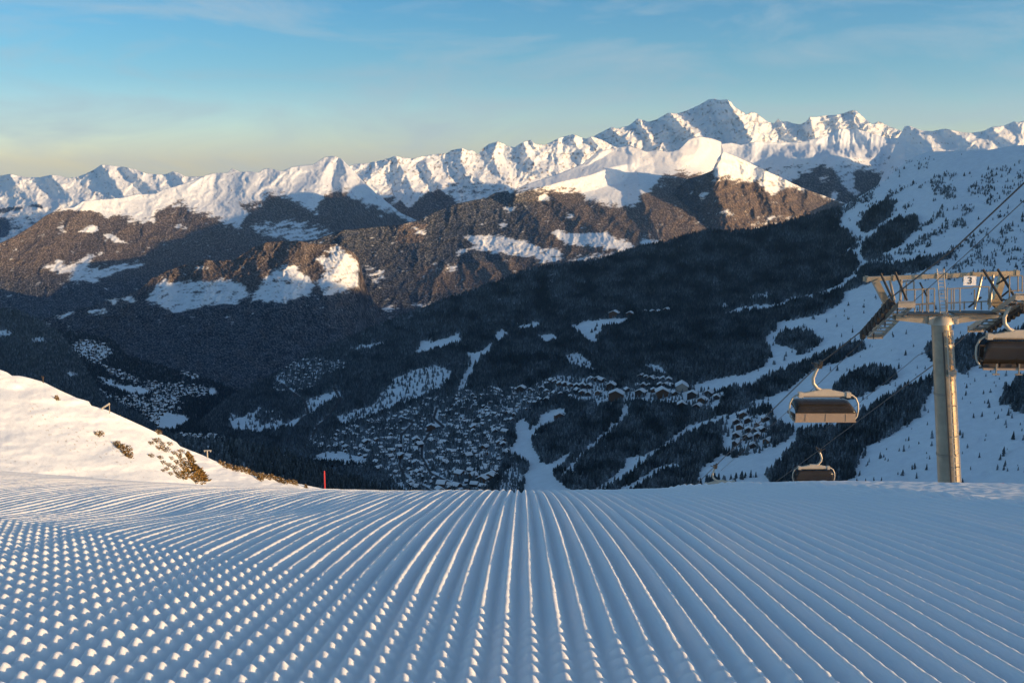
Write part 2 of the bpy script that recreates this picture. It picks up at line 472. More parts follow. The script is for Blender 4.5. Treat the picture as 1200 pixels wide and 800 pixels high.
# ---------- snow range behind the brown bluff
crestC = [(700, 200), (770, 186), (800, 176), (845, 169), (857, 167.5), (868, 170), (885, 166), (900, 167), (937, 167), (952, 163), (962, 162), (977, 153), (985, 151), (1003, 151), (1030, 159), (1037, 162),
          (1052, 162), (1063, 158), (1090, 168), (1130, 190), (1300, 200)]
spC = [([(985, 151), (984, 165), (980, 180), (978, 200), (985, 220)], 14, 26, 13), ([(962, 162), (950, 175), (930, 185), (915, 200)], 14, 20, 7), ([(1003, 151), (1020, 165), (1032, 180)], 10, 22, 7),
       ([(885, 166), (880, 180), (868, 190)], 10, 16, 6), ([(1060, 158), (1052, 180), (1035, 205)], 14, 24, 11), ([(1000, 152), (1000, 168), (1004, 182)], 5, 8, 4), ([(992, 152), (992, 170)], 4, 8, 3)]
def cov_C(PX, PY, T, P):
    wx, wy = warp(PX, PY, 2.0, 7, 97)
    f = np.zeros(PX.shape)
    f[inside([(925, 216), (937, 208), (948, 202), (955, 198), (962, 193), (977, 200), (980, 208), (988, 217), (998, 220), (1004, 212), (998, 203), (1018, 199), (1032, 207), (1040, 220), (1040, 300), (925, 300)], wx, wy)] = 1
    f[inside([(958, 208), (970, 206), (972, 212), (962, 214)], wx, wy)] = 0
    f[inside([(972, 226), (982, 224), (984, 232), (974, 232)], wx, wy)] = 0
    f[inside([(985, 215), (1000, 219), (1010, 226), (1004, 230), (992, 222)], wx, wy)] = 0.1
    f[inside([(735, 206), (765, 214), (790, 208), (835, 205), (870, 212), (925, 230), (925, 320), (735, 320)], wx, wy)] = 1
    f[inside([(815, 226), (832, 223), (822, 236)], wx, wy)] = 0.1
    f[inside([(775, 222), (800, 218), (815, 212), (800, 224)], wx, wy)] = 0.2
    f = np.maximum(f, 0.33 * inside([(880, 195), (960, 190), (1060, 175), (1060, 215), (900, 215)], wx, wy))
    return snow_mix(f, PX, PY, 29)
def relC(PX, PY, T, Y):
    h = mtn_relief(33, 3, 24, spurs=spC)(PX, PY, T, Y)
    fl = gnoise(PX / 2.6 + PY / 16, PY / 30, 35) * 1.6 * sstep(PX, 950, 985) * (1 - sstep(PX, 1025, 1060)) * (1 - sstep(PY, 175, 195))
    bowl = np.interp(PX, [700, 850, 872, 975, 987, 1032, 1068, 1110], [0, 0, 4, 80, 83, 40, 76, 80]) * sstep(PY + 4 * fbm(PX / 14, PY / 14, 36, 3), 168, 186)  # invented hollow, turns the lower slope out of the sun
    return h + (fl + bowl) * Y / FPX
sheet('mountain', crestC, [(700, 320), (1300, 320)], [(700, 15500), (985, 17600), (1300, 17600)], [(700, 12300), (985, 14300), (1300, 14000)], 700, 1300, 150,
      relC, cov_C, M_far, jag=0.4, seed=34)

# ---------- left middle mountain (snow dome above brown forest)
crestG1 = [(-500, 320), (-200, 300), (0, 285), (17, 277), (37, 265), (53, 253), (70, 245), (87, 243), (97, 236), (117, 234), (142, 232), (160, 228), (182, 227), (192, 222), (200, 220), (210, 217), (233, 209),
           (240, 206), (250, 203), (267, 202.5), (272, 197.5), (282, 201.7), (293, 201), (303, 202.5), (309, 198), (317, 197.5), (330, 201), (342, 196), (353, 194), (367, 193), (379, 185), (383, 183.7),
           (392, 183), (400, 186), (410, 196), (425, 212), (440, 226), (470, 250), (560, 290)]
spG1 = [([(392, 183), (380, 200), (372, 218), (362, 235)], 14, 22, 13), ([(342, 196), (330, 205), (318, 215)], 12, 20, 6), ([(400, 186), (408, 205), (400, 225), (405, 250)], 10, 24, 12),
        ([(235, 208), (215, 225), (190, 240), (170, 255)], 18, 26, 6), ([(300, 203), (290, 220), (285, 235), (300, 250)], 18, 26, 6), ([(100, 240), (90, 255), (70, 275), (45, 295)], 14, 24, 9),
        ([(220, 245), (240, 255), (270, 275), (285, 290)], 14, 26, 12), ([(317, 230), (345, 240), (372, 256)], 14, 22, 12), ([(150, 262), (130, 280), (110, 300)], 14, 24, 8)]
def cov_G1(PX, PY, T, P):
    wx, wy = warp(PX, PY, 3.0, 9, 107)
    f = np.zeros(PX.shape)
    tl = lerp_line([(-500, 280), (0, 270), (40, 250), (72, 245), (115, 247), (125, 254), (148, 257), (152, 262), (180, 261), (184, 249), (200, 243), (215, 242), (223, 250), (237, 252), (252, 258), (272, 266),
                    (283, 270), (284, 262), (293, 253), (278, 251), (282, 244), (284, 238), (307, 240), (311, 232), (317, 229), (337, 235), (360, 247), (372, 252), (380, 232), (400, 224), (415, 235), (560, 290)][:], wx)
    f[wy > tl] = 1
    f = np.maximum(f, 0.40 * (wy > tl - 9) * (wx > 130))
    f[inside([(278, 238), (300, 236), (312, 240), (300, 246), (284, 247)], wx, wy)] = 0.65
    f[inside([(90, 271), (107, 266), (117, 268), (103, 273)], wx, wy)] = 0
    f[inside([(122, 277), (130, 275), (148, 285), (140, 284.5)], wx, wy)] = 0
    f[inside([(66, 262), (76, 262), (78, 272), (68, 274)], wx, wy)] = 0.45
    f[inside([(205, 262), (222, 264), (220, 268), (206, 268)], wx, wy)] = 0.1
    f[inside([(42, 313), (54, 309), (70, 305), (80, 310), (96, 304), (102, 298), (122, 294), (120, 298), (104, 304), (102, 310), (112, 316), (140, 310), (166, 307), (174, 310), (140, 318), (128, 324),
              (112, 330), (86, 330), (74, 328), (86, 322), (66, 318)], wx, wy)] = 0.30
    f[inside([(37, 337), (46, 330), (46, 334), (40, 338)], wx, wy)] = 0.1
    f[inside([(290, 262), (330, 256), (385, 264), (395, 275), (370, 284), (330, 282), (300, 274)], wx, wy)] = 0.50
    f[inside([(310, 275), (345, 268), (365, 278), (350, 284)], wx, wy)] = 0.38
    f = clearings(f, wx, wy, 701)
    br = np.clip(sstep(wy, 345, 300) * 0.85, 0, 1)  # brown broadleaf tone kept to the sunlit zone, painting in its warm light
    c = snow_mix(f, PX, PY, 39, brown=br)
    rk = cover_snow_rock(45, 0.14)(PX, PY, T, P)
    return np.where((f > 0)[..., None], c, rk)
def relG1(PX, PY, T, Y):
    h = mtn_relief(43, 9, 24, spurs=spG1)(PX, PY, T, Y)
    return h + 0.9 * gnoise(PX / 1.9, PY / 1.7, 46) * Y / FPX * sstep(PY, 238, 255)
sheet('mountain', crestG1, [(-500, 440), (560, 430)], [(-500, 10500), (0, 11000), (100, 13000), (250, 16000), (390, 17000), (560, 15500)], [(-500, 7600), (560, 8200)], -500, 560, 240,
      relG1, cov_G1, M_mid, jag=0.3, seed=44)

# ---------- brown bluff with lit snow cap
crestD = [(700, 362), (760, 335), (771, 295), (777, 262), (783, 238), (792, 221), (805, 210), (820, 206), (835, 200), (841, 186), (847, 178), (856, 181), (870, 187), (897, 200), (915, 208), (933, 217), (947, 223),
          (990, 238), (1040, 262), (1200, 320)]
spD = [([(849, 178), (840, 196), (843, 212), (838, 228), (850, 248), (856, 270), (870, 290)], 30, 40, 24), ([(897, 200), (895, 220), (905, 245), (920, 270)], 10, 22, 11), ([(947, 223), (945, 240), (955, 260)], 10, 18, 8),
       ([(870, 190), (872, 215), (880, 240), (890, 262)], 8, 16, 7), ([(920, 212), (922, 232), (932, 252)], 8, 14, 6), ([(805, 212), (812, 235), (822, 262), (830, 280)], 10, 20, 10)]
def cov_D(PX, PY, T, P):
    wx, wy = warp(PX, PY, 2.5, 8, 117)
    tl = lerp_line([(700, 330), (765, 262), (790, 222), (805, 212), (835, 210), (850, 211), (866, 213), (890, 216), (915, 222), (947, 224), (1200, 320)], wx)
    f = (wy > tl).astype(float)
    f = np.maximum(f, 0.40 * (wy > tl - 8) * (wx > 845))
    f[wx < 836] = 1.0
    f[(wx < 836) & (gnoise(wx / 9, wy / 6, 118) > 0.5)] = 0.66
    f[inside([(897, 218), (915, 223), (902, 228)], wx, wy)] = 0
    f[inside([(820, 225), (832, 223), (821, 236)], wx, wy)] = 0.2
    f[inside([(838, 244), (862, 246), (862, 254), (840, 252)], wx, wy)] = 0.5
    f[inside([(870, 258), (900, 250), (950, 255), (960, 262), (890, 272)], wx, wy)] = 0.66
    f = clearings(f, wx, wy, 707)
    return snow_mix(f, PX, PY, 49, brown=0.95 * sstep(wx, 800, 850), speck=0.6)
def relD(PX, PY, T, Y):
    h = mtn_relief(53, 10, 18, spurs=spD)(PX, PY, T, Y)
    return h + 0.9 * gnoise(PX / 1.9, PY / 1.7, 56) * Y / FPX
sheet('mountain', crestD, [(700, 340), (1200, 340)], [(700, 12500), (845, 13000), (990, 14200), (1200, 15000)], [(700, 10700), (1200, 12000)], 700, 1200, 150,
      relD, cov_D, M_mid, jag=0.5, seed=54)

# ---------- central forested mountain with the big snow dome
crestE = [(250, 330), (330, 300), (360, 285), (385, 275), (400, 270), (430, 267), (472, 263), (490, 258), (507, 250), (533, 239), (553, 235), (570, 232), (580, 226), (600, 223), (630, 212), (657, 203), (683, 192), (700, 178),
          (707, 177), (717, 174), (735, 171), (750, 175), (757, 178), (767, 176), (783, 178), (795, 176), (803, 168), (808, 163), (820, 160), (833, 162), (845, 166), (848, 178), (851, 195), (856, 230), (870, 300), (900, 330)]
spE = [([(738, 192), (715, 197), (690, 206), (660, 213), (635, 220), (604, 228)], 20, 15, 27), ([(735, 171), (745, 190), (748, 210), (752, 232), (762, 255), (775, 285)], 18, 26, 14), ([(707, 177), (690, 192), (665, 203), (640, 214), (612, 224)], 12, 14, 10),
       ([(820, 160), (822, 172), (812, 182), (800, 182)], 12, 14, 8), ([(640, 222), (660, 240), (690, 262), (720, 282)], 14, 26, 12), ([(600, 226), (620, 248), (640, 268)], 16, 24, 11),
       ([(472, 264), (484, 282), (490, 300)], 16, 22, 9), ([(553, 300), (572, 318), (582, 332)], 8, 14, 10), ([(585, 298), (598, 315), (605, 330)], 8, 12, 9), ([(520, 312), (510, 330), (500, 345)], 14, 20, 8),
       ([(400, 272), (408, 288), (412, 300)], 10, 16, 8), ([(700, 240), (720, 255), (740, 272)], 12, 20, 9), ([(533, 245), (545, 262), (560, 275)], 16, 20, 7)]
def cov_E(PX, PY, T, P):
    wx, wy = warp(PX, PY, 2.8, 8, 127)
    tl = lerp_line([(250, 200), (588, 200), (600, 228), (622, 224), (647, 223), (683, 228), (686, 234), (700, 240), (742, 244), (750, 238), (748, 229), (760, 227), (768, 222), (775, 208), (800, 205), (835, 205), (900, 215)], wx)
    f = (wy > tl).astype(float)
    f = np.maximum(f, 0.40 * (wy > tl - 7) * (wx > 600))
    f[inside([(624, 230), (650, 229), (652, 234), (630, 235)], wx, wy)] = 0.15
    f[inside([(538, 278), (570, 274), (592, 276), (610, 282), (636, 290), (656, 292), (658, 304), (640, 309), (626, 302), (592, 298), (576, 296), (552, 292), (536, 300), (534, 297), (540, 292), (556, 288), (552, 282)], wx, wy)] = 0.27
    f[inside([(646, 270), (674, 274), (706, 272), (724, 280), (748, 289), (732, 294), (700, 289), (664, 286), (650, 278)], wx, wy)] = 0.12
    f[inside([(748, 278), (774, 282), (768, 287), (752, 287)], wx, wy)] = 0.2
    f[inside([(664, 304), (690, 298), (730, 294), (715, 304), (690, 310)], wx, wy)] = 0.5
    f[inside([(488, 268), (502, 272), (496, 275), (486, 272)], wx, wy)] = 0.1
    f[inside([(428, 308), (452, 318), (444, 338), (430, 325)], wx, wy)] = 0.55
    f[inside([(446, 361), (462, 357), (460, 364), (448, 366)], wx, wy)] = 0.35
    f[inside([(480, 356), (510, 353), (506, 358), (486, 359)], wx, wy)] = 0.35
    f[inside([(590, 242), (606, 244), (604, 248), (590, 246)], wx, wy)] = 0.2
    f[inside([(585, 262), (595, 258), (594, 266), (586, 266)], wx, wy)] = 0.3
    f[inside([(508, 315), (536, 308), (538, 318), (520, 320)], wx, wy)] = 0.55
    f[inside([(660, 252), (676, 250), (672, 258), (662, 256)], wx, wy)] = 0.45
    f[(gnoise(wx / 14, wy / 10, 131) > 0.55) & (f > 0.9)] = 0.72
    f = clearings(f, wx, wy, 703)
    br = 0.85 * np.maximum(sstep(wx, 600, 660) * sstep(wy, 310, 290), np.maximum(inside([(470, 258), (500, 262), (495, 285), (462, 285)], wx, wy), inside([(495, 312), (540, 310), (620, 300), (620, 340), (480, 345)], wx, wy)) * 1.0)  # brown forest where the sun falls, warm light partly put into the colour
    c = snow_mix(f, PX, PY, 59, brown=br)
    rk = cover_snow_rock(65, 0.12)(PX, PY, T, P)
    return np.where((f > 0)[..., None], c, rk)
def relE(PX, PY, T, Y):
    h = mtn_relief(63, 9, 22, spurs=spE)(PX, PY, T, Y) * sstep(PY, 215, 250) + mtn_relief(63, 3, 26, spurs=spE)(PX, PY, T, Y) * (1 - sstep(PY, 215, 250))
    return h + 0.9 * gnoise(PX / 1.9, PY / 1.7, 66) * Y / FPX * sstep(PY, 222, 240)
sheet('mountain', crestE, [(250, 440), (900, 420)], [(250, 9600), (400, 10500), (470, 11200), (600, 12500), (735, 14300), (845, 14500), (900, 13000)], [(250, 7000), (900, 7000)], 250, 900, 250,
      relE, cov_E, M_mid, jag=0.3, seed=64)

# ---------- sunlit hump with meadows
crestF = [(-500, 470), (-200, 440), (0, 395), (40, 380), (56, 372), (86, 364), (110, 358), (128, 350), (150, 345), (165, 338), (178, 326), (194, 318), (208, 313), (224, 306), (240, 304), (252, 306), (276, 304), (282, 299), (296, 290),
          (312, 284), (328, 282.5), (352, 282.5), (368, 286), (396, 286), (404, 290), (414, 296), (420, 302), (424, 318), (430, 340), (445, 365), (480, 395), (560, 440)]
spF = [([(240, 305), (236, 320), (240, 345), (230, 375)], 12, 30, 10), ([(312, 285), (300, 305), (305, 325)], 14, 20, 7), ([(352, 284), (340, 308), (335, 330), (330, 360)], 16, 30, 12),
       ([(408, 292), (396, 312), (385, 335), (380, 365)], 14, 26, 12), ([(150, 346), (120, 362), (100, 385)], 14, 30, 8), ([(200, 320), (190, 342), (180, 365)], 12, 24, 8)]
def cov_F(PX, PY, T, P):
    wx, wy = warp(PX, PY, 3.0, 7, 137)
    f = np.ones(PX.shape)
    for pl, v in (([(170, 350), (183, 332), (195, 327), (208, 330), (244, 328), (270, 328), (288, 334), (291, 348), (280, 356), (240, 358), (216, 366), (200, 366), (185, 358)], 0.30),
                  ([(302, 338), (320, 318), (340, 308), (352, 316), (368, 330), (362, 348), (328, 354), (292, 353)], 0.24),
                  ([(370, 300), (388, 300), (400, 290), (410, 298), (421, 306), (420, 334), (390, 348), (376, 344), (370, 330), (384, 316), (372, 306)], 0.28),
                  ([(376, 294), (396, 287), (402, 291), (384, 297)], 0.1), ([(56, 372), (86, 365), (84, 369), (60, 375)], 0.15), ([(100, 364), (128, 360), (124, 366), (108, 369)], 0.35),
                  ([(126, 350), (138, 350), (136, 358), (130, 356)], 0.1), ([(144, 352), (154, 345), (161, 353), (150, 355)], 0.1), ([(226, 311), (244, 309), (246, 318), (236, 314)], 0.35),
                  ([(222, 336), (246, 332), (250, 342), (226, 348)], 0.42)):
        f[inside(pl, wx, wy)] = v
    f[inside([(320, 326), (348, 326), (346, 333), (322, 332)], wx, wy)] = 0.55
    f = np.where(wy < 385, clearings(f, wx, wy, 705), f)
    br = 0.8 * sstep(wy, 350, 335) + 0.3 * sstep(fbm(wx / 20, wy / 14, 141, 3), 0.0, 0.5) * (wy > 350)  # browner in the sunlit upper part, shade painted into the darker foot
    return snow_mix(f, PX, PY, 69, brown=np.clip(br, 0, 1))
def relF(PX, PY, T, Y):
    h = mtn_relief(73, 9, 20, spurs=spF)(PX, PY, T, Y)
    return h + 1.0 * gnoise(PX / 1.9, PY / 1.7, 76) * Y / FPX
sheet('mountain', crestF, [(-500, 500), (560, 500)], [(-500, 7400), (40, 7600), (200, 8600), (428, 8800), (560, 8200)], [(-500, 6300), (560, 6000)], -500, 560, 210,
      relF, cov_F, M_mid, jag=0.4, seed=74)

# ---------- valley floor with the far villages
crestV = [(-200, 385), (60, 388), (100, 391), (135, 400), (150, 418), (200, 432), (250, 446), (275, 458), (340, 485), (460, 520)]
V_SNOW = [([(82, 408), (92, 398), (112, 400), (134, 410), (124, 418), (116, 428), (106, 426), (100, 422)], 0.32), ([(108, 448), (116, 447), (140, 450), (188, 456), (180, 460), (164, 463), (148, 458), (128, 452)], 0.02),
          ([(114, 440), (138, 446), (130, 448), (114, 444)], 0.0), ([(178, 500), (188, 482), (224, 488), (220, 494), (204, 502), (188, 504)], 0.06), ([(184, 466), (208, 466), (216, 474), (188, 476)], 0.3),
          ([(106, 452), (124, 458), (134, 466), (124, 468), (110, 460)], 0.2), ([(76, 436), (86, 437), (94, 440), (80, 441)], 0.05), ([(243, 456), (252, 452), (254, 462), (244, 464)], 0.1),
          ([(118, 428), (140, 434), (165, 444), (160, 450), (130, 440)], 0.40), ([(165, 446), (240, 452), (242, 464), (180, 466)], 0.44), ([(130, 465), (180, 466), (215, 480), (180, 486), (140, 474)], 0.45),
          ([(205, 508), (262, 511), (262, 516), (208, 515)], 0.35), ([(205, 436), (228, 436), (234, 446), (222, 442)], 0.42), ([(160, 478), (190, 482), (184, 500), (172, 490)], 0.35)]
def cov_V(PX, PY, T, P):
    wx, wy = warp(PX, PY, 2.0, 6, 147)
    f = np.ones(PX.shape)
    for pl, v in V_SNOW:
        f[inside(pl, wx, wy)] = v
    return snow_mix(f, PX, PY, 79), f
sheet('valley_floor', crestV, [(-200, 545), (460, 545)], [(-200, 6100), (460, 5600)], [(-200, 3000), (460, 3200)], -200, 460, 140,
      lambda PX, PY, T, Y: 25 * fbm(PX / 30, PY / 18, 151, 3) + 6 * gnoise(PX / 2, PY / 2, 152), cov_V, M_slope)

# ---------- the wide village slope across the valley
crestL = [(150, 545), (200, 522), (225, 505), (240, 490), (265, 468), (300, 450), (330, 435), (365, 414), (412, 395), (458, 376), (520, 352), (560, 338), (584, 330), (604, 322), (620, 316), (644, 312), (672, 309), (700, 305), (724, 298), (748, 290),
          (780, 284), (800, 278), (830, 270), (850, 272), (883, 270), (917, 262), (950, 253), (985, 243), (1013, 227), (1037, 212), (1050, 199), (1062, 190), (1075, 182), (1088, 178), (1120, 177), (1157, 176), (1187, 171),
          (1200, 170), (1240, 165), (1300, 120), (1400, 90), (1700, 50), (2200, 40)]  # out-of-view part of the crest raised to shade the left hillside
L_RIGHT = [(985, 240), (983, 267), (998, 275), (1000, 287), (985, 295), (1004, 298), (1006, 312), (992, 327), (985, 338), (988, 348), (980, 358), (960, 369), (936, 372), (910, 378), (908, 388), (898, 392), (896, 402), (904, 416),
           (900, 424), (880, 436), (840, 444), (812, 450), (810, 458), (840, 458), (862, 453), (884, 458), (872, 474), (900, 472), (905, 490), (930, 505), (925, 528), (900, 556), (822, 567), (800, 620), (2300, 620), (2300, -100), (985, -100)]
L_FOREST = [[(908, 396), (920, 388), (932, 386), (952, 390), (962, 400), (952, 408), (936, 416), (934, 410), (920, 406), (908, 403)],
            [(1008, 287), (1033, 267), (1054, 255), (1073, 255), (1078, 261), (1067, 273), (1058, 285), (1037, 296), (1019, 308), (1010, 302)],
            [(1005, 265), (1019, 246), (1040, 233), (1050, 237), (1042, 254), (1023, 269), (1012, 273)],
            [(1008, 317), (1019, 310), (1044, 312), (1075, 306), (1087, 302), (1117, 298), (1104, 308), (1075, 319), (1033, 326), (983, 345), (983, 337)],
            [(845, 470), (870, 455), (905, 440), (940, 425), (970, 412), (1005, 400), (1015, 408), (990, 420), (950, 434), (935, 446), (920, 458), (880, 470), (850, 482)],
            [(975, 456), (985, 446), (1015, 430), (1046, 433), (1051, 443), (1025, 456), (1004, 466), (985, 470)],
            [(897, 560), (899, 538), (915, 522), (934, 506), (990, 496), (1032, 468), (1060, 454), (1095, 440), (1091, 456), (1074, 489), (1039, 513), (1011, 524), (1000, 559), (980, 570), (930, 575)],
            [(1112, 418), (1120, 401), (1140, 395), (1200, 388), (1230, 386), (1230, 402), (1180, 408), (1150, 425), (1125, 440)],
            [(1170, 470), (1190, 445), (1230, 430), (1230, 480), (1195, 485)], [(1082, 410), (1094, 400), (1104, 410), (1095, 425)],
            [(900, 600), (905, 565), (990, 575), (990, 620), (900, 620)]]
L_SNOW = [([(850, 366), (874, 358), (908, 356), (932, 347), (952, 345), (980, 334), (1002, 320), (1004, 326), (980, 341), (952, 349), (934, 351), (916, 360), (898, 364), (872, 364), (852, 369)], 0.02),
          ([(602, 500), (608, 492), (616, 489), (620, 503), (630, 496), (634, 486), (646, 481), (663, 477), (663, 486), (648, 494), (632, 502), (622, 516), (626, 528), (634, 540), (645, 543), (668, 529), (673, 533), (657, 545), (649, 552), (650, 562),
            (662, 569), (682, 580), (680, 620), (610, 620), (614, 564), (621, 544), (603, 532), (580, 535), (580, 530), (597, 524), (604, 516)], 0.01),
          ([(729, 473), (738, 475), (735, 487), (721, 501), (701, 519), (681, 537), (661, 560), (656, 558), (679, 532), (707, 507), (727, 489)], 0.01),
          ([(733, 545), (736, 534), (752, 534), (770, 526), (782, 517), (807, 498), (844, 487), (876, 478), (900, 461), (902, 475), (859, 487), (830, 498), (801, 511), (772, 529), (752, 545), (728, 563), (700, 580), (688, 580), (716, 560)], 0.04),
          ([(794, 539), (797, 546), (772, 553), (752, 567), (732, 582), (714, 582), (740, 565), (768, 549)], 0.02),
          ([(813, 567), (824, 547), (844, 532), (859, 535), (900, 527), (920, 515), (935, 500), (932, 520), (912, 542), (900, 556), (859, 560)], 0.01),
          ([(485, 415), (494, 400), (511, 399), (537, 391), (542, 400), (523, 406), (494, 415)], 0.0), ([(402, 409), (451, 400), (448, 405), (413, 412)], 0.1), ([(577, 392), (589, 385), (597, 392), (583, 401)], 0.0),
          ([(393, 487), (436, 475), (459, 446), (482, 434), (511, 428), (531, 436), (523, 452), (500, 464), (465, 476), (422, 493), (399, 499)], 0.10),
          ([(534, 457), (551, 423), (543, 415), (557, 413), (566, 409), (580, 399), (575, 412), (563, 418), (552, 440), (541, 459)], 0.02),
          ([(629, 392), (643, 391), (656, 397), (637, 403)], 0.0), ([(666, 382), (686, 376), (709, 373), (740, 372), (730, 380), (706, 383), (701, 392), (699, 404), (689, 401), (678, 389)], 0.03),
          ([(605, 384), (630, 376), (632, 381), (612, 387)], 0.1), ([(660, 417), (678, 412), (689, 423), (703, 436), (686, 433), (668, 426)], 0.06), ([(750, 426), (773, 428), (786, 443), (766, 436), (758, 433)], 0.06),
          ([(362, 540), (376, 529), (430, 532), (428, 548), (387, 549)], 0.02), ([(268, 482), (283, 490), (307, 476), (333, 497), (353, 486), (345, 500), (300, 508), (270, 504)], 0.06),
          ([(358, 468), (393, 458), (402, 463), (385, 472), (366, 485)], 0.06), ([(580, 580), (588, 556), (604, 540), (612, 560), (606, 585)], 0.25), ([(840, 362), (850, 352), (856, 362)], 0.2),
          ([(828, 330), (842, 326), (840, 336)], 0.4), ([(690, 455), (740, 455), (800, 455), (850, 462), (840, 480), (790, 474), (745, 470), (700, 474), (660, 466)], 0.16), ([(626, 448), (660, 440), (720, 446), (716, 456), (660, 458), (640, 462)], 0.2),
          ([(575, 350), (610, 348), (612, 358), (585, 360)], 0.55), ([(440, 575), (470, 565), (520, 575), (560, 580), (560, 620), (440, 620)], 0.3), ([(900, 340), (870, 352), (905, 350)], 0.2),
          ([(848, 488), (900, 484), (905, 528), (845, 530)], 0.16)]
L_VILL = [[(364, 510), (393, 526), (433, 540), (445, 558), (494, 575), (557, 580), (582, 560), (596, 526), (592, 508), (604, 487), (649, 463), (649, 443), (615, 456), (580, 454), (551, 456), (523, 461), (494, 469), (465, 481), (433, 492), (408, 501)],
          [(322, 442), (335, 428), (355, 419), (400, 424), (406, 432), (380, 440), (365, 455), (335, 463), (320, 456)], [(296, 488), (310, 479), (330, 482), (332, 494), (305, 498)], [(358, 515), (372, 506), (402, 512), (405, 526), (375, 528)]]
L_ROADS = [[(392, 455), (400, 470), (390, 482), (382, 492), (372, 500), (366, 512)], [(330, 450), (345, 462), (357, 470), (362, 485), (353, 492), (345, 500)], [(470, 490), (485, 495), (470, 510), (470, 530), (468, 545), (475, 560), (500, 572), (520, 585)],
           [(505, 505), (495, 520), (494, 535), (505, 555), (530, 567), (560, 575)], [(512, 478), (508, 490), (520, 500), (500, 505)]]
def density_L(PX, PY):
    wx, wy = warp(PX, PY, 2.2, 7, 157)
    f = np.ones(PX.shape)
    right = inside(L_RIGHT, wx, wy)
    # streaky scrub on the upper right, scattered single trees lower down
    d = ridged((PX * 0.5 + PY * 0.85) / 26, (PX * 0.85 - PY * 0.5) / 75, 161, 3)
    n = fbm(PX / 16, PY / 10, 163, 4)
    sc = 0.50 * sstep(d * 0.9 + n * 1.0, 0.30, 0.72) * sstep(PY, 170, 235) * (1 - sstep(PY, 318, 336)) * (0.45 + 0.55 * sstep(PX, 1195, 1080))
    lo = (0.030 + 0.42 * sstep(fbm(PX / 15, PY / 7, 165, 4), 0.22, 0.5)) * sstep(PY, 420, 445) * sstep(PX, 985, 1010)
    lo2 = 0.22 * sstep(gnoise(PX / 7, PY / 4, 166), 0.42, 0.62) * ((PY > 340) & (PY < 440))
    f = np.where(right, np.maximum(np.maximum(sc, lo), lo2), f)
    for pl in L_FOREST:
        f[inside(pl, wx, wy)] = 1.0
    for pl, v in L_SNOW:
        f[inside(pl, wx, wy)] = v
    for pl in L_VILL:
        f[inside(pl, wx, wy)] = np.where(gnoise(PX / 13, PY / 8, 168) > 0.05, 0.66, 0.33)[inside(pl, wx, wy)]
    # thinner, frosted broadleaf wood on the lower left
    thin = (f > 0.9) & (wx < 700) & (gnoise(wx / 22, wy / 12, 167) > 0.25)
    f[thin] = 0.7
    return f
def cov_L(PX, PY, T, P):
    f = density_L(PX, PY)
    c = snow_mix(np.clip(f, 0, 0.8) * 0.9, PX, PY, 89, forest=np.array((0.05, 0.06, 0.06)))
    snowy = (f < 0.35)[..., None]
    c = np.where(snowy, SNOW * (0.97 + 0.03 * fbm(PX / 8, PY / 4, 169, 3))[..., None], c)
    for rd in L_ROADS:
        d, _ = seg_dist(rd, PX, PY)
        k = sstep(d, 2.2, 1.2)[..., None]
        c = c * (1 - k) + np.array((0.05, 0.05, 0.055)) * k
    for k_ in range(3):
        pass
    return c, f
def relL(PX, PY, T, Y):
    a = 55 * fbm(PX / 90 + PY / 200, PY / 45, 171, 4) + 14 * fbm(PX / 22, PY / 10, 173, 3)
    st = 30 * ridged((PX * 0.5 + PY * 0.85) / 40, (PX * 0.85 - PY * 0.5) / 120, 175, 3) * sstep(PX, 960, 1040)
    return (a + st) * np.clip(Y / 3500, 0.3, 1.2)
sheet('valley_slope', crestL, [(150, 700), (2200, 700)],
      [(150, 3900), (240, 4500), (300, 4900), (450, 5200), (700, 5300), (985, 5100), (1060, 5000), (1200, 4700), (1700, 4300), (2200, 4200)],
      [(150, 1490), (400, 1828), (600, 1825), (800, 1582), (950, 1324), (1200, 1090), (1700, 986), (2200, 940)], 150, 2200, 490,
      relL, cov_L, M_slope, seed=94, back_rows=[(lambda x, a=a_, b=b_: (a * (0.06 + 0.94 * sstep(x, 430, 760)), b * (0.06 + 0.94 * sstep(x, 430, 760)) + 0.3 * a * (1 - sstep(x, 430, 760)))) for a_, b_ in ((300, 60), (1000, 190), (1900, 380), (2700, 950))])  # hidden back slope shaped to throw shade on the hump's foot

# ---------- near dark slope on the left
crestK = [(-500, 345), (-100, 357), (0, 362), (20, 364), (40, 372), (56, 381), (68, 388), (80, 402), (92, 418), (104, 436), (114, 455), (125, 467), (144, 474), (160, 484), (172, 492), (184, 502), (200, 509), (225, 516), (260, 530), (330, 560)]
def cov_K(PX, PY, T, P):
    wx, wy = warp(PX, PY, 2.0, 6, 187)
    f = np.full(PX.shape, 0.95)
    for pl in ([(-40, 386), (10, 386), (15, 392), (0, 396), (-40, 396)], [(34, 396), (52, 395), (55, 399), (38, 401)], [(76, 434), (96, 437), (92, 441), (80, 441)]):
        f[inside(pl, wx, wy)] = 0.1
    return snow_mix(f, PX, PY, 99), f
sheet('hillside', crestK, [(-500, 600), (330, 600)], [(-500, 5200), (0, 5000), (100, 4400), (200, 3600), (330, 2800)], [(-500, 2300), (330, 2200)], -500, 330, 200,
      lambda PX, PY, T, Y: 45 * fbm(PX / 40, PY / 25, 191, 4), cov_K, M_slope)

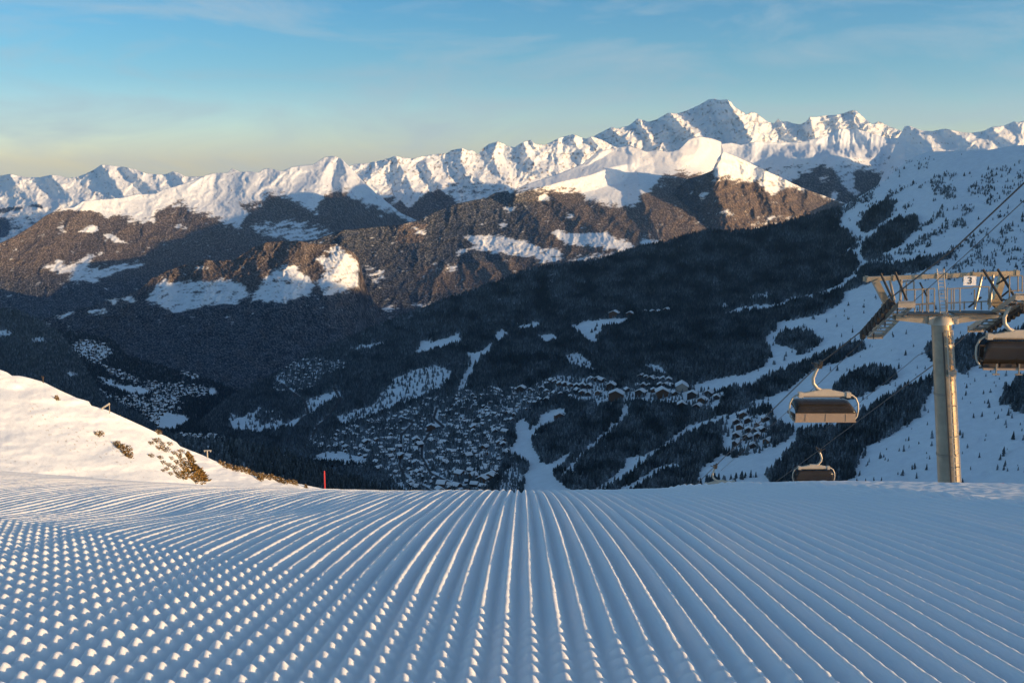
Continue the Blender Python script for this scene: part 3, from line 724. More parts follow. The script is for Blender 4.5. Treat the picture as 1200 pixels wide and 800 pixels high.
# ---------- wooded shoulder just below the near hill
crestS = [(60, 520), (150, 516), (190, 514), (212, 516), (250, 517), (275, 519), (325, 530), (350, 539), (375, 551), (407, 562), (436, 571), (465, 577), (500, 584), (600, 605), (700, 640)]
sheet('hillside', crestS, [(60, 650), (700, 660)], [(60, 1900), (350, 1600), (700, 1300)], [(60, 900), (700, 850)], 60, 700, 120,
      lambda PX, PY, T, Y: 14 * fbm(PX / 40, PY / 15, 195, 3),
      lambda PX, PY, T, P: (snow_mix(np.full(PX.shape, 0.62), PX, PY, 197), np.where(PX < 300, 0.8, 1.0)), M_slope)

# ---------- second sunlit shoulder and the near sunlit hill
crestB = [(120, 500), (180, 512), (205, 520), (222, 527), (240, 534), (250, 539), (270, 546), (290, 552), (320, 559), (350, 566.5), (375, 571.5), (400, 577), (460, 590), (560, 620)]
def cov_B(PX, PY, T, P):
    n = fbm(PX / 3, PY / 1.5, 201, 3)
    k = (sstep(n, 0.25, 0.5) * inside([(255, 540), (275, 543), (345, 561), (345, 566), (310, 562), (270, 552)], PX, PY))[..., None] * 0.7
    return SNOW * (1 - k) + np.array((0.12, 0.08, 0.05)) * k
sheet('hill', crestB, [(120, 620), (560, 640)], [(120, 600), (560, 860)], [(120, 370), (560, 540)], 120, 560, 120,
      lambda PX, PY, T, Y: 5 * fbm(PX / 30, PY / 8, 205, 4), cov_B, M_hill, step=0.8)

crestN = [(-500, 330), (-200, 385), (-60, 418), (0, 433), (8, 436), (14, 440), (22, 440), (30, 441.5), (50, 447), (70, 457), (90, 466), (104, 470), (107, 475), (125, 480), (145, 489), (165, 498), (180, 505), (195, 511), (207, 518), (214, 526),
          (222, 540), (230, 553), (240, 566), (260, 590), (330, 640)]
def cov_N(PX, PY, T, P):
    c = np.broadcast_to(SNOW, PX.shape + (3,)).copy()
    n = fbm(PX / 5, PY / 2.5, 211, 4)
    reg = inside([(30, 470), (60, 478), (130, 520), (170, 555), (60, 520), (30, 490)], PX, PY) * 0.5 + inside([(0, 530), (60, 545), (200, 560), (0, 575)], PX, PY) * 0.3 + 0.16
    k = (sstep(n, 0.26, 0.45) * reg)[..., None]
    return c * (1 - k * 0.8) + np.array((0.26, 0.19, 0.10)) * k * 0.8
def rel_N(PX, PY, T, Y):
    h = 3.0 * fbm(PX / 70, PY / 26, 213, 3) + 0.35 * fbm(PX / 9, PY / 4, 215, 4)
    d, a = seg_dist([(0, 480), (12, 488), (26, 499), (40, 513), (56, 524), (70, 536), (84, 546), (95, 560), (110, 575)], PX + 2 * gnoise(PX / 14, PY / 14, 219), PY)
    h = h - 0.45 * np.clip(1 - d / 2.2, 0, 1) * (0.6 + 0.5 * gnoise(PX / 9, PY / 9, 217))
    d, a = seg_dist([(0, 440), (20, 450), (50, 466), (75, 468), (108, 473)], PX, PY)
    h = h + 1.2 * np.clip(1 - d / 14, 0, 1) ** 2
    return h
sheet('hill', crestN, [(-500, 610), (330, 650)], [(-500, 170), (0, 190), (235, 232), (330, 240)], [(-500, 60), (0, 78), (240, 132), (330, 140)], -500, 330, 260,
      rel_N, cov_N, M_hill, step=0.7, back=0.5)

# ---------- added ridge out of view on the right, shaped to shade the near wood
gx, gy = np.meshgrid(np.linspace(1750, 4200, 90), np.linspace(60, 1900, 70))
gz = 150 * np.exp(-((gx - 2500) / 520) ** 2) * sstep(gy, 60, 330) + 60 * fbm(gx / 500, gy / 500, 221, 4) - 60
gz = gz - 620 * sstep(gx, 2350, 1750) - 620 * (1 - sstep(gy, 40, 260)) - 250 * sstep(gx, 3000, 4200)
link('mountain', mesh_np('mountain', np.stack([gx, gy, gz], -1), grid_faces(*gx.shape)[:, ::-1], True, np.broadcast_to(SNOW, gx.shape + (3,))), M_slope, kind='structure')

# ------------------------------------------------------------------ the groomed piste
S0, KK, H0, YC = 0.179, 0.01894, 0.419, 6.65
def base_z(y):
    y = np.asarray(y, float)
    y1 = np.minimum(y, YC)
    z = -H0 - S0 * y1 - 0.5 * KK * np.where(y1 > 0, y1, 0) ** 2
    d = np.maximum(y - YC, 0); s1 = S0 + KK * YC; ds = 0.065; L = ds / KK
    return z - s1 * d - ds * (d - L * (1 - np.exp(-d / L)))

def shape_z(x, y):
    f = np.clip(y / 6.0, 0, 1.0) ** 1.3
    x1 = np.clip(x, -6, 6)
    z = np.where(x1 < 0, 0.0118 * x1 ** 2, 0) * f
    z = z + f * 0.063 * sstep(x1, 0.7, 1.9) - f * 0.012 * sstep(x1, 2.0, 3.4)
    z = z - 0.034 * np.exp(-((y - 4.15 - 0.12 * x) / 0.62) ** 2) * sstep(-x, 0.1, 1.6)
    near = 1 - sstep(y, 12, 16)
    und = 0.006 * gnoise(x / 1.6 + 3.1, y / 2.6, 301) + 0.014 * gnoise(x / 3.3, y / 4.1 + 0.4, 303) + 0.003 * gnoise(x / 0.5, y / 0.8, 305)
    z = z + und * near * sstep(y, -1, 1.0)
    z = z + (1 - near) * (0.25 * fbm(x / 14, y / 14, 307, 3) + 0.0015 * (y - 12) * gnoise(x / 90, y / 90, 309))
    return z

PITCHW = 0.043
def cord_z(x, y):
    ph = x + 0.0015 * gnoise(x / 0.4, y / 1.3, 311) + 0.0008 * gnoise(x / 0.05, y / 0.12, 312)
    ph = ph - 0.010 * (y - 3)
    r1 = 0.5 + 0.5 * np.cos(2 * np.pi * ph / PITCHW)
    r1 = r1 ** 0.95
    s = (1.02 * x + y - 1.80) / 1.428
    m = sstep(-s + 0.02 * gnoise(x / 0.1, y / 0.1, 313), -0.05, 0.10)
    r2 = (0.5 + 0.5 * np.cos(2 * np.pi * (s + 0.003 * gnoise(x / 0.2, y / 0.2, 315)) / 0.0395))
    amp = 0.0205 * (1 + 0.14 * gnoise(x / 0.09, y / 0.9, 317) + 0.2 * gnoise(x / 0.5, y / 1.2, 318))
    z = amp * r1 * (1 - m * 0.5 * (1 - r2))
    z = z + 0.0009 * gnoise(x / 0.021, y / 0.024, 319) * (0.4 + r1) + 0.0008 * gnoise(x / 0.009, y / 0.01, 320)
    # the ungroomed strip with its crumbled berm on the right
    e = x - (1.68 - (y - 3.5) * 0.13) - 0.05 * gnoise(x / 0.4, y / 0.4, 321)
    k = sstep(e, -0.05, 0.12)
    berm = 0.020 * np.exp(-(e / 0.11) ** 2) * (0.7 + 0.6 * gnoise(x / 0.13, y / 0.13, 323))
    rough = 0.006 * fbm(x / 0.22, y / 0.22, 325, 3) + 0.004 * gnoise(x / 0.05, y / 0.05, 326)
    z = z * (1 - k) + k * (rough + 0.006) + berm
    return z * (1 - sstep(y, 10.5, 13.5))

def uvals(n, u0, u1):
    mid = np.linspace(-u0, u0, n)
    g = u0 + (u1 - u0) * (np.linspace(0, 1, 26)[1:] ** 1.8)
    return np.concatenate([-g[::-1], mid, g])
def fan(ys, us):
    Yg = np.repeat(np.array(ys)[:, None], len(us), 1)
    Xg = us[None, :] * (Yg + 3.0)
    return Xg, Yg
ys = np.concatenate([np.arange(-2.2, 1.0, 0.08), np.arange(1.0, 4.0, 0.0105), np.arange(4.0, 7.6, 0.016), np.linspace(7.6, 14.0, 90)])
us = uvals(2500, 0.58, 2.2)
Xg, Yg = fan(ys, us)
Zg = base_z(Yg) + shape_z(Xg, Yg) + cord_z(Xg, Yg)
ys2 = np.concatenate([[14.0], 14.0 * 1.045 ** np.arange(1, 108)])
us2 = uvals(240, 0.6, 1.6)
X2, Y2 = fan(ys2, us2)
Z2 = base_z(Y2) + shape_z(X2, Y2)
ys3 = np.linspace(-60, -2.2, 30); X3, Y3 = np.meshgrid(np.linspace(-60, 60, 60), ys3); Z3 = base_z(Y3)
Vp = np.concatenate([np.stack([Xg, Yg, Zg], -1).reshape(-1, 3), np.stack([X2, Y2, Z2], -1).reshape(-1, 3), np.stack([X3, Y3, Z3], -1).reshape(-1, 3)])
n1 = Xg.size; n2 = X2.size
Fp = np.concatenate([grid_faces(*Xg.shape), grid_faces(*X2.shape, off=n1), grid_faces(*X3.shape, off=n1 + n2)])[:, ::-1]
link('piste', mesh_np('piste', Vp, Fp, True), M_piste, kind='structure')
del Xg, Yg, Zg, Vp, Fp

def ground_z(x, y):
    return float(base_z(y) + shape_z(np.array(float(x)), np.array(float(y))))

# ------------------------------------------------------------------ helpers on the terrain
def on_layer(key, px, py):
    L = LAY[key]; xs = L['xs']
    j = int(np.clip(np.searchsorted(xs, px), 0, len(xs) - 1))
    col = L['PY'][:, j]
    i = int(np.clip(np.searchsorted(col, py), 0, len(col) - 1))
    return L['P'][i, j].copy()

def to_px(p):
    p = np.asarray(p, float)
    X, Y, Z = p[..., 0], p[..., 1], p[..., 2]
    d = Y * CP - Z * SP; up = Y * SP + Z * CP
    return 600 + FPX * X / d, 400 - FPX * up / d

CREST_LINE = [(0, 553), (150, 560), (330, 572), (450, 577), (620, 578), (760, 577), (870, 572), (940, 568), (1200, 570)]

# ------------------------------------------------------------------ chalets
HP = []          # positions of all houses (world x, y, z, size, yaw)
def chalet_parts(wd, dp, h, rise, big=False, lit=False):
    """walls with gable ends along y, snow covered roof"""
    wl = MB(); x, y = wd / 2, dp / 2
    wl.add([(-x, -y, -4), (x, -y, -4), (x, y, -4), (-x, y, -4), (-x, -y, h), (x, -y, h), (x, y, h), (-x, y, h), (0, -y, h + rise), (0, y, h + rise)],
           [(0, 1, 5, 8, 4), (1, 2, 6, 5), (2, 3, 7, 9, 6), (3, 0, 4, 7)])
    rf = MB(); ov = 1.2; t = 0.9
    k = rise / x
    xo = x + ov; zo = h - ov * k; yo = y + ov
    for s in (-1, 1):
        a = [(0, -yo, h + rise + 0.15), (s * xo, -yo, zo + 0.15), (s * xo, yo, zo + 0.15), (0, yo, h + rise + 0.15)]
        b = [(p[0], p[1], p[2] + t) for p in a]
        q = (0, 1, 2, 3); w_ = (4, 5, 6, 7)
        fs = [q, w_, (0, 1, 5, 4), (1, 2, 6, 5), (2, 3, 7, 6)]
        rf.add(a + b, fs)
    return wl, rf
def balcony_mb(wd, dp, h):
    m = MB()
    for z in np.arange(2.6, h + 0.5, 3.0):
        m.box((0, -dp / 2 - 0.6, z), (wd * 0.94, 1.2, 0.25)); m.box((0, -dp / 2 - 1.15, z + 0.55), (wd * 0.94, 0.12, 0.8))
    return m
def windows_mb(wd, dp, h):
    m = MB()
    n = max(2, int(wd / 4))
    for z in np.arange(0.9, h - 0.5, 3.0):
        for i in range(n):
            m.box((-wd / 2 + (i + 0.5) * wd / n, -dp / 2 - 0.03, z + 0.8), (1.5, 0.1, 1.4))
    return m

VAR = []
for i, (wd, dp, h, rise, wm) in enumerate(((11, 12, 5.5, 3.2, M_wood), (13, 12, 6.5, 3.4, M_wood2), (9, 11, 5.5, 2.8, M_wood), (15, 13, 8, 3.8, M_wood), (12, 14, 6, 3.4, M_plast), (18, 14, 9, 4.2, M_wood2))):
    wl, rf = chalet_parts(wd, dp, h, rise)
    wme = wl.mesh('wall'); wme.materials.append(wm)
    rme = rf.mesh('roof'); rme.materials.append(M_roof)
    bme = balcony_mb(wd, dp, h).mesh('balcony'); bme.materials.append(M_wood)
    gme = windows_mb(wd, dp, h).mesh('window_row'); gme.materials.append(M_glass)
    VAR.append((wme, rme, bme, gme, wd))

TAKEN = []
def free(p, dmin):
    for q in TAKEN:
        if abs(q[0] - p[0]) < dmin and abs(q[1] - p[1]) < dmin and math.hypot(q[0] - p[0], q[1] - p[1]) < dmin: return False
    return True
def put_chalet(p, v, sc, yaw, label, group, detail=False):
    o = empty('chalet', p, label, 'chalet', group, yaw)
    o.scale = (sc, sc, sc)
    wme, rme, bme, gme, wd = VAR[v]
    wall = link('wall', wme, None, o); link('roof', rme, None, o)
    if detail:
        pass
    TAKEN.append(tuple(p))
    return o
def yaw_view(p, spread=0.5, off=0.0):
    return -math.atan2(p[0], p[1]) + off + random.uniform(-spread, spread)

# named, larger lodges:  px, py, width in photo px, variant, label, detail
LODGE = [(721, 468, 19, 5, 'large gabled timber lodge with a broad honey-brown front above the dense wood'), (716, 455, 12, 3, 'dark gabled chalet with white roof behind the large honey-brown lodge'),
         (775, 464, 17, 1, 'long brown lodge with low snowy roof right of the large gabled lodge'), (750, 464, 13, 3, 'tall snowy-roofed lodge between the gabled lodge and the long brown lodge'),
         (798, 457, 16, 4, 'long pale building with a flat snowy roof at the foot of the wide piste'), (810, 466, 13, 3, 'dark chalet right under the long pale building by the piste foot'),
         (830, 463, 11, 0, 'dark chalet facing the piste foot, rightmost of its upper row'), (798, 477, 12, 0, 'dark chalet with bright roof alone under the long brown lodge'),
         (817, 479, 11, 0, 'small dark chalet at the edge of the wood, lowest of the terrace'), (839, 467, 9, 0, 'small chalet nearest the trees right of the piste foot'), (823, 472, 12, 1, 'brownish chalet in the middle of the cluster below the piste foot'),
         (610, 349 + 109, 11, 3, 'dark pointed chalet standing highest in the lower village'), (682, 462, 9, 1, 'brown-fronted chalet beside the road into the upper village'),
         (654, 490, 12, 5, 'flat long restaurant on the snow beside the forked piste'), (719, 371, 12, 5, 'brown mountain lodge with white roof at the high forest clearing'), (738, 370, 9, 1, 'second lodge of the high forest clearing, right of the brown one'),
         (589, 523, 9, 3, 'dark square chalet at the edge of the forked piste'), (471, 536, 10, 5, 'big white-roofed hotel between the two curving village roads'), (487, 545, 11, 5, 'long white-roofed hotel lowest between the curving village roads'),
         (505, 503, 11, 5, 'broad low-roofed hall at the head of the village road')]
for px, py, wpx, v, lab in LODGE:
    p = on_layer('valley_slope', px, py)
    sc = wpx * p[1] / FPX / (VAR[v][4] + 2.4)
    put_chalet(p, v, sc, yaw_view(p, 0.35), lab, None, True)
ROWS = [([(645, 447), (650, 449.5), (655, 451), (661, 452), (668, 453), (675, 453.5), (682, 454), (689, 454)], 8, 'one of the joined dark chalets in the long row under the forest edge', 'row of chalets under the forest edge'),
        ([(699, 446), (693, 445.5), (705, 447)], 8, 'snow-roofed chalet of the small group above the large gabled lodge', 'chalets above the gabled lodge'),
        ([(751, 443), (757, 444), (763, 445.5), (770, 446), (776, 446), (783, 447)], 8, 'one of the joined snow-roofed residences highest at the upper village', 'highest row of residences'),
        ([(747, 453), (753, 453), (760, 453.5), (773, 452.5), (780, 453), (786, 453)], 8, 'one of the white-roofed residences in the second row of the upper village', 'second row of residences'),
        ([(755, 366.5), (764, 367), (772, 366), (781, 365)], 6, 'tiny lodge in the line of roofs along the high forest edge', 'lodges along the high forest edge'),
        ([(862, 495), (875, 494), (888, 499), (867, 502), (877, 505), (896, 492), (862, 512), (875, 514), (888, 513), (862, 521), (882, 524), (898, 519), (885, 507), (870, 488), (893, 505)], 9.5,
         'dark chalet of the open hamlet on the snow beside the lift line', 'open hamlet beside the lift line'),
        ([(640, 470), (634, 456), (640, 460), (650, 462), (656, 463), (664, 461), (690, 463), (700, 462), (735, 458), (765, 459), (790, 462), (668, 466), (676, 459)], 7.5,
         'snow-roofed chalet along the road between the two villages', 'chalets along the upper village road')]
for pts, wpx, lab, grp in ROWS:
    for px, py in pts:
        p = on_layer('valley_slope', px, py)
        v = random.choice((0, 0, 1, 2))
        sc = wpx * random.uniform(0.88, 1.12) * p[1] / FPX / (VAR[v][4] + 2.4)
        put_chalet(p, v, sc, yaw_view(p, 0.6), lab, grp)
# the packed lower village
L = LAY['valley_slope']
def road_free(px, py):
    for rd in L_ROADS:
        d, _ = seg_dist(rd, np.array([px]), np.array([py]))
        if d[0] < 3.8: return False
    return True
cand = []
tries = 0
while len(cand) < 470 and tries < 30000:
    tries += 1
    px = random.uniform(318, 650); py = random.uniform(418, 577)
    k = [i for i, pl in enumerate(L_VILL) if inside(pl, np.array([px]), np.array([py]))[0]]
    if not k: continue
    if k[0] == 0 and gnoise(px / 13, py / 8, 168) > 0.22: continue
    if not road_free(px, py): continue
    p = on_layer('valley_slope', px, py)
    if not free(p, random.uniform(15.5, 25)): continue
    TAKEN.append(tuple(p)); cand.append((p, k[0], px, py))
cand.sort(key=lambda c: c[0][1])
n_done = len([o for o in COL.objects if o.get('category') == 'chalet'])
N_IND = 300 - n_done
ind = [c for c in cand if c[1] == 0][:N_IND]
ids = set(id(c) for c in ind)
for p, k, px, py in ind:
    v = random.choices((0, 1, 2, 3, 4, 5), (5, 2, 4, 2, 1, 0.5))[0]
    if px < 470: lab, g = 'small snow-roofed chalet on the left fringe of the packed lower village', 'chalets on the left fringe of the lower village'
    elif py > 535: lab, g = 'dark chalet in the lowest streets of the packed lower village', 'chalets in the lowest streets of the lower village'
    elif py > 490: lab, g = 'snow-roofed chalet in the packed middle of the lower village', 'chalets in the middle of the lower village'
    else: lab, g = 'small chalet among trees along the top of the lower village', 'chalets along the top of the lower village'
    put_chalet(p, v, random.choice((0.7, 0.85, 0.95, 1.05, 1.2, 1.45)), yaw_view(p, 0.7, random.choice((0, 1.5, 1.5, 0.8))), lab, g)

# remaining far houses: one mass
def house_mass(pts, name, label):
    wl, rf = chalet_parts(11, 12, 5.5, 3.2)
    A = np.array(wl.v + rf.v); nw = len(wl.v)
    tris = []
    for f in wl.f: tris += [(f[0], f[i], f[i + 1]) for i in range(1, len(f) - 1)]
    for f in rf.f: tris += [(f[0] + nw, f[i] + nw, f[i + 1] + nw) for i in range(1, len(f) - 1)]
    tris = np.array(tris); V = []; F = []; C = []
    for i, (p, sc) in enumerate(pts):
        a = yaw_view(p, 1.2); c, s = math.cos(a), math.sin(a)
        B = A * sc
        B = np.stack([B[:, 0] * c - B[:, 1] * s, B[:, 0] * s + B[:, 1] * c, B[:, 2]], 1) + p
        V.append(B); F.append(tris + i * len(A))
        wc = np.array(random.choice(((0.05, 0.032, 0.022), (0.09, 0.055, 0.03), (0.28, 0.24, 0.2), (0.06, 0.045, 0.035))))
        C.append(np.concatenate([np.repeat(wc[None], nw, 0), np.repeat(np.array([[0.84, 0.85, 0.88]]), len(A) - nw, 0)]))
    o = link(name, mesh_np(name, np.concatenate(V), np.concatenate(F), False, np.concatenate(C)), M_house, label=label, cat='village', kind='stuff')
    return o
house_mass([(p, random.uniform(0.85, 1.1)) for (p, k, px, py) in cand if id((p, k, px, py)) not in ids and not any(p is q[0] for q in ind)], 'distant_chalets',
           'scattered small chalets of the hamlets beyond the lower village')
vp = []
for _ in range(14000):
    px = random.uniform(80, 265); py = random.uniform(398, 517)
    F_ = LAY['valley_floor']['F']
    Lf = LAY['valley_floor']; j = int(np.clip(np.searchsorted(Lf['xs'], px), 0, len(Lf['xs']) - 1))
    i = int(np.clip(np.searchsorted(Lf['PY'][:, j], py), 0, F_.shape[0] - 1))
    f = F_[i, j]
    if not 0.25 < f < 0.5: continue
    p = Lf['P'][i, j].copy()
    if gnoise(px / 6, py / 3, 421) < -0.1 or not free(p, random.uniform(19, 40)): continue
    TAKEN.append(tuple(p)); vp.append((p, random.uniform(0.7, 1.35)))
    if len(vp) > 520: break
house_mass(vp, 'valley_houses', 'far town houses packed along the dark valley floor')

# ------------------------------------------------------------------ conifers
def conifer(tiers, sides, rng, rel_w=0.24):
    """needle skirts of unequal radius stacked on each other, unit height"""
    V = []; F = []; C = []
    for k in range(tiers):
        z0 = 0.06 + 0.86 * k / tiers; z1 = min(1.0, z0 + 1.35 / tiers + 0.05)
        r = rel_w * (1 - (k / tiers)) ** 0.9 + 0.02
        b = len(V); a0 = rng.uniform(0, 6)
        for i in range(sides):
            rr = r * rng.uniform(0.65, 1.25); a = a0 + 2 * math.pi * i / sides + rng.uniform(-0.15, 0.15)
            V.append((rr * math.cos(a), rr * math.sin(a), z0 - rng.uniform(0, 0.05))); C.append(rng.uniform(0.5, 1.0))
        V.append((rng.uniform(-.01, .01), rng.uniform(-.01, .01), z1)); C.append(0.15)
        for i in range(sides):
            F.append((b + i, b + (i + 1) % sides, b + sides))
    return np.array(V), np.array(F), np.array(C)
rr_ = random.Random(5)
T_HI = [conifer(5, 7, rr_) for _ in range(4)]
T_MID = [conifer(3, 5, rr_) for _ in range(5)]
T_LO = [conifer(1, 5, rr_, 0.2) for _ in range(4)]

def scatter(key, n_per_m2, fmin=0.02, cap=200000, sel=None):
    L = LAY[key]; P, F, PX, PY = L['P'], L['F'], L['PX'], L['PY']
    e1 = P[:-1, 1:] - P[:-1, :-1]; e2 = P[1:, :-1] - P[:-1, :-1]
    area = np.abs(e1[..., 0] * e2[..., 1] - e1[..., 1] * e2[..., 0])
    f = F[:-1, :-1].copy(); f[f < fmin] = 0
    f = f ** 1.15
    m = (PX[:-1, :-1] > -30) & (PX[:-1, :-1] < 1230) & (PY[:-1, :-1] < lerp_line(CREST_LINE, PX[:-1, :-1]) + 34)
    if sel is not None: m &= sel(PX[:-1, :-1], PY[:-1, :-1])
    wgt = (area * f * m * n_per_m2)
    n = RNG.poisson(wgt)
    idx = np.nonzero(n)
    reps = n[idx]; ii = np.repeat(idx[0], reps); jj = np.repeat(idx[1], reps)
    if len(ii) > cap:
        k = RNG.choice(len(ii), cap, replace=False); ii, jj = ii[k], jj[k]
    a = RNG.random(len(ii))[:, None]; b = RNG.random(len(ii))[:, None]
    p = P[ii, jj] * (1 - a) * (1 - b) + P[ii, jj + 1] * a * (1 - b) + P[ii + 1, jj] * (1 - a) * b + P[ii + 1, jj + 1] * a * b
    return p, F[ii, jj]

FROST = np.array((0.30, 0.35, 0.40)); NEED = np.array((0.018, 0.030, 0.034))
def tree_mass(name, P, H, W, frost, templ, label, need=NEED):
    Vs = []; Fs = []; Cs = []; off = 0
    pick = RNG.integers(0, len(templ), len(P))
    for k, (TV, TF, TC) in enumerate(templ):
        s = np.nonzero(pick == k)[0]
        if not len(s): continue
        a = RNG.random(len(s)) * 6.283; c, sn = np.cos(a)[:, None], np.sin(a)[:, None]
        X = (TV[None, :, 0] * c - TV[None, :, 1] * sn) * (H[s] * W[s])[:, None]
        Y = (TV[None, :, 0] * sn + TV[None, :, 1] * c) * (H[s] * W[s])[:, None]
        Z = TV[None, :, 2] * H[s][:, None]
        V = np.stack([X, Y, Z], -1) + P[s][:, None, :] - np.array((0, 0, 0.4))
        F = TF[None] + (np.arange(len(s)) * len(TV))[:, None, None] + off
        fr = np.clip(frost[s][:, None] * TC[None, :] * RNG.uniform(0.3, 1.5, (len(s), 1)), 0, 1)[..., None]
        br = RNG.uniform(0.6, 1.4, (len(s), 1, 1))
        C = need * br * (1 - fr) + FROST * fr
        Vs.append(V.reshape(-1, 3)); Fs.append(F.reshape(-1, 3)); Cs.append(C.reshape(-1, 3)); off += V.shape[0] * V.shape[1]
    return link(name, mesh_np(name, np.concatenate(Vs), np.concatenate(Fs), False, np.concatenate(Cs)), M_tree, label=label, cat='forest', kind='stuff')

def keep_off_houses(P, d=7.5):
    if not TAKEN: return np.ones(len(P), bool)
    cell = {}
    for q in TAKEN: cell.setdefault((int(q[0] // 20), int(q[1] // 20)), []).append(q)
    ok = np.ones(len(P), bool)
    for i, p in enumerate(P):
        cx, cy = int(p[0] // 20), int(p[1] // 20)
        for dx in (-1, 0, 1):
            for dy in (-1, 0, 1):
                for q in cell.get((cx + dx, cy + dy), ()):
                    if (q[0] - p[0]) ** 2 + (q[1] - p[1]) ** 2 < d * d: ok[i] = False
    return ok

PL, FL = scatter('valley_slope', 0.030, cap=170000)
k = keep_off_houses(PL)
qx, qy = to_px(PL)
for rd in L_ROADS:
    k &= seg_dist(rd, qx, qy)[0] > 3.0
PL, FL = PL[k], FL[k]
PS, FS = scatter('hillside.001', 0.030, cap=14000)
pxL, pyL = to_px(PL); pxS, pyS = to_px(PS)
HL = RNG.uniform(9, 20, len(PL)) * np.where(RNG.random(len(PL)) < 0.15, 0.6, 1.0)
HL = HL * np.where((pxL > 985) & (FL < 0.6), RNG.uniform(0.35, 0.95, len(PL)), 1.0)
HS = RNG.uniform(8, 17, len(PS))
frL = np.clip(0.46 + 1.25 * fbm(pxL / 26, pyL / 13, 411, 4) + 0.35 * (FL < 0.75) + 0.38 * sstep(pxL, 640, 400), 0.08, 0.9)
frS = np.clip(0.35 + 0.3 * sstep(pxS, 330, 240) + 0.2 * fbm(pxS / 20, pyS / 9, 413, 2), 0.05, 0.8)
WL = RNG.uniform(0.8, 1.25, len(PL)); WS = RNG.uniform(0.8, 1.3, len(PS))

# the 300 trees that show largest stand alone; the rest of the woods are masses
allP = np.concatenate([PL, PS]); allH = np.concatenate([HL, HS]); allF = np.concatenate([FL, FS]); src = np.concatenate([np.zeros(len(PL), int), np.ones(len(PS), int)])
apx, apy = to_px(allP)
size = allH * FPX / allP[:, 1]
lim = lerp_line(CREST_LINE, apx)
vis = (apy - 0.35 * size < lim) & (apx > 2) & (apx < 1198) & ((src == 0) | (apx > 262))
vis &= ~((src == 0) & (apx < 470) & (apy > 540))
order = np.argsort(-(size * vis))[:300]
single = np.zeros(len(allP), bool); single[order] = True

M_trunk = M_bark
TREE_ME = []
for k_, (TV, TF, TC) in enumerate(T_HI):
    for fr in (0.12, 0.35):
        C = NEED * (1 - fr * TC[:, None]) + FROST * fr * TC[:, None]
        me = mesh_np('crown', TV, TF, False, C); me.materials.append(M_tree); TREE_ME.append(me)
tm = MB().tube([(0, 0, -0.05), (0, 0, 0.30), (0, 0, 0.7)], [0.022, 0.016, 0.006], 6).mesh('trunk'); tm.materials.append(M_bark)
for i in order:
    p = allP[i]; x, y = apx[i], apy[i]
    if src[i] == 1:
        if x < 360: lab, g = 'frosted conifer of the shaded wood just below the sunlit shoulder', 'conifers of the wood below the sunlit shoulder'
        else: lab, g = 'dark conifer at the tip of the wood behind the groomed snow and red pole', 'conifers at the tip of the wood behind the groomed snow'
    elif x > 1000: lab, g = 'dark conifer on the snowy slope around the foot of the lift pylon', 'conifers on the slope around the lift pylon'
    elif x > 890: lab, g = 'dark conifer in the dense wood behind the hanging chairs', 'conifers of the wood behind the hanging chairs'
    else: lab, g = 'dark conifer low on the wooded slope between the two pale pistes', 'conifers low on the wooded slope'
    o = empty('conifer_tree', p - np.array((0, 0, 0.4)), lab, 'tree', g, random.uniform(0, 6.28))
    h = float(allH[i]); wv = random.uniform(0.85, 1.25)
    o.scale = (h * wv, h * wv, h)
    link('crown', random.choice(TREE_ME), None, o); link('trunk', tm, None, o)
sl_, ss_ = single[:len(PL)], single[len(PL):]
near = PL[:, 1] < 2600
m1 = near & ~sl_; m2 = ~near & (PL[:, 1] < 3600); m3 = PL[:, 1] >= 3600
tree_mass('conifer_forest', PL[m1], HL[m1], WL[m1], frL[m1], T_MID, 'dark conifer forest cut by pistes low on the village slope')
tree_mass('conifer_forest', PL[m2], HL[m2], WL[m2], frL[m2], T_MID, 'dark conifer forest around and above the two villages')
tree_mass('conifer_forest', PL[m3], HL[m3] * 1.1, WL[m3] * 1.25, frL[m3], T_LO, 'far dark conifer forest along the top of the village slope')
tree_mass('frosted_wood', PS[~ss_], HS[~ss_], WS[~ss_], frS[~ss_], T_MID, 'frosted grey wood in the shade below the near sunlit hill')
PK, FK = scatter('hillside', 0.016, cap=30000)
tree_mass('hillside_wood', PK, RNG.uniform(10, 18, len(PK)), RNG.uniform(1.2, 1.7, len(PK)), np.full(len(PK), 0.72), T_LO, 'frosted grey wood covering the shaded hillside at the far left')
PV, FV = scatter('valley_floor', 0.008, fmin=0.2, cap=30000)
tree_mass('valley_wood', PV, RNG.uniform(10, 18, len(PV)), RNG.uniform(1.2, 1.8, len(PV)), np.full(len(PV), 0.15), T_LO, 'dark wood around the fields of the far valley floor')

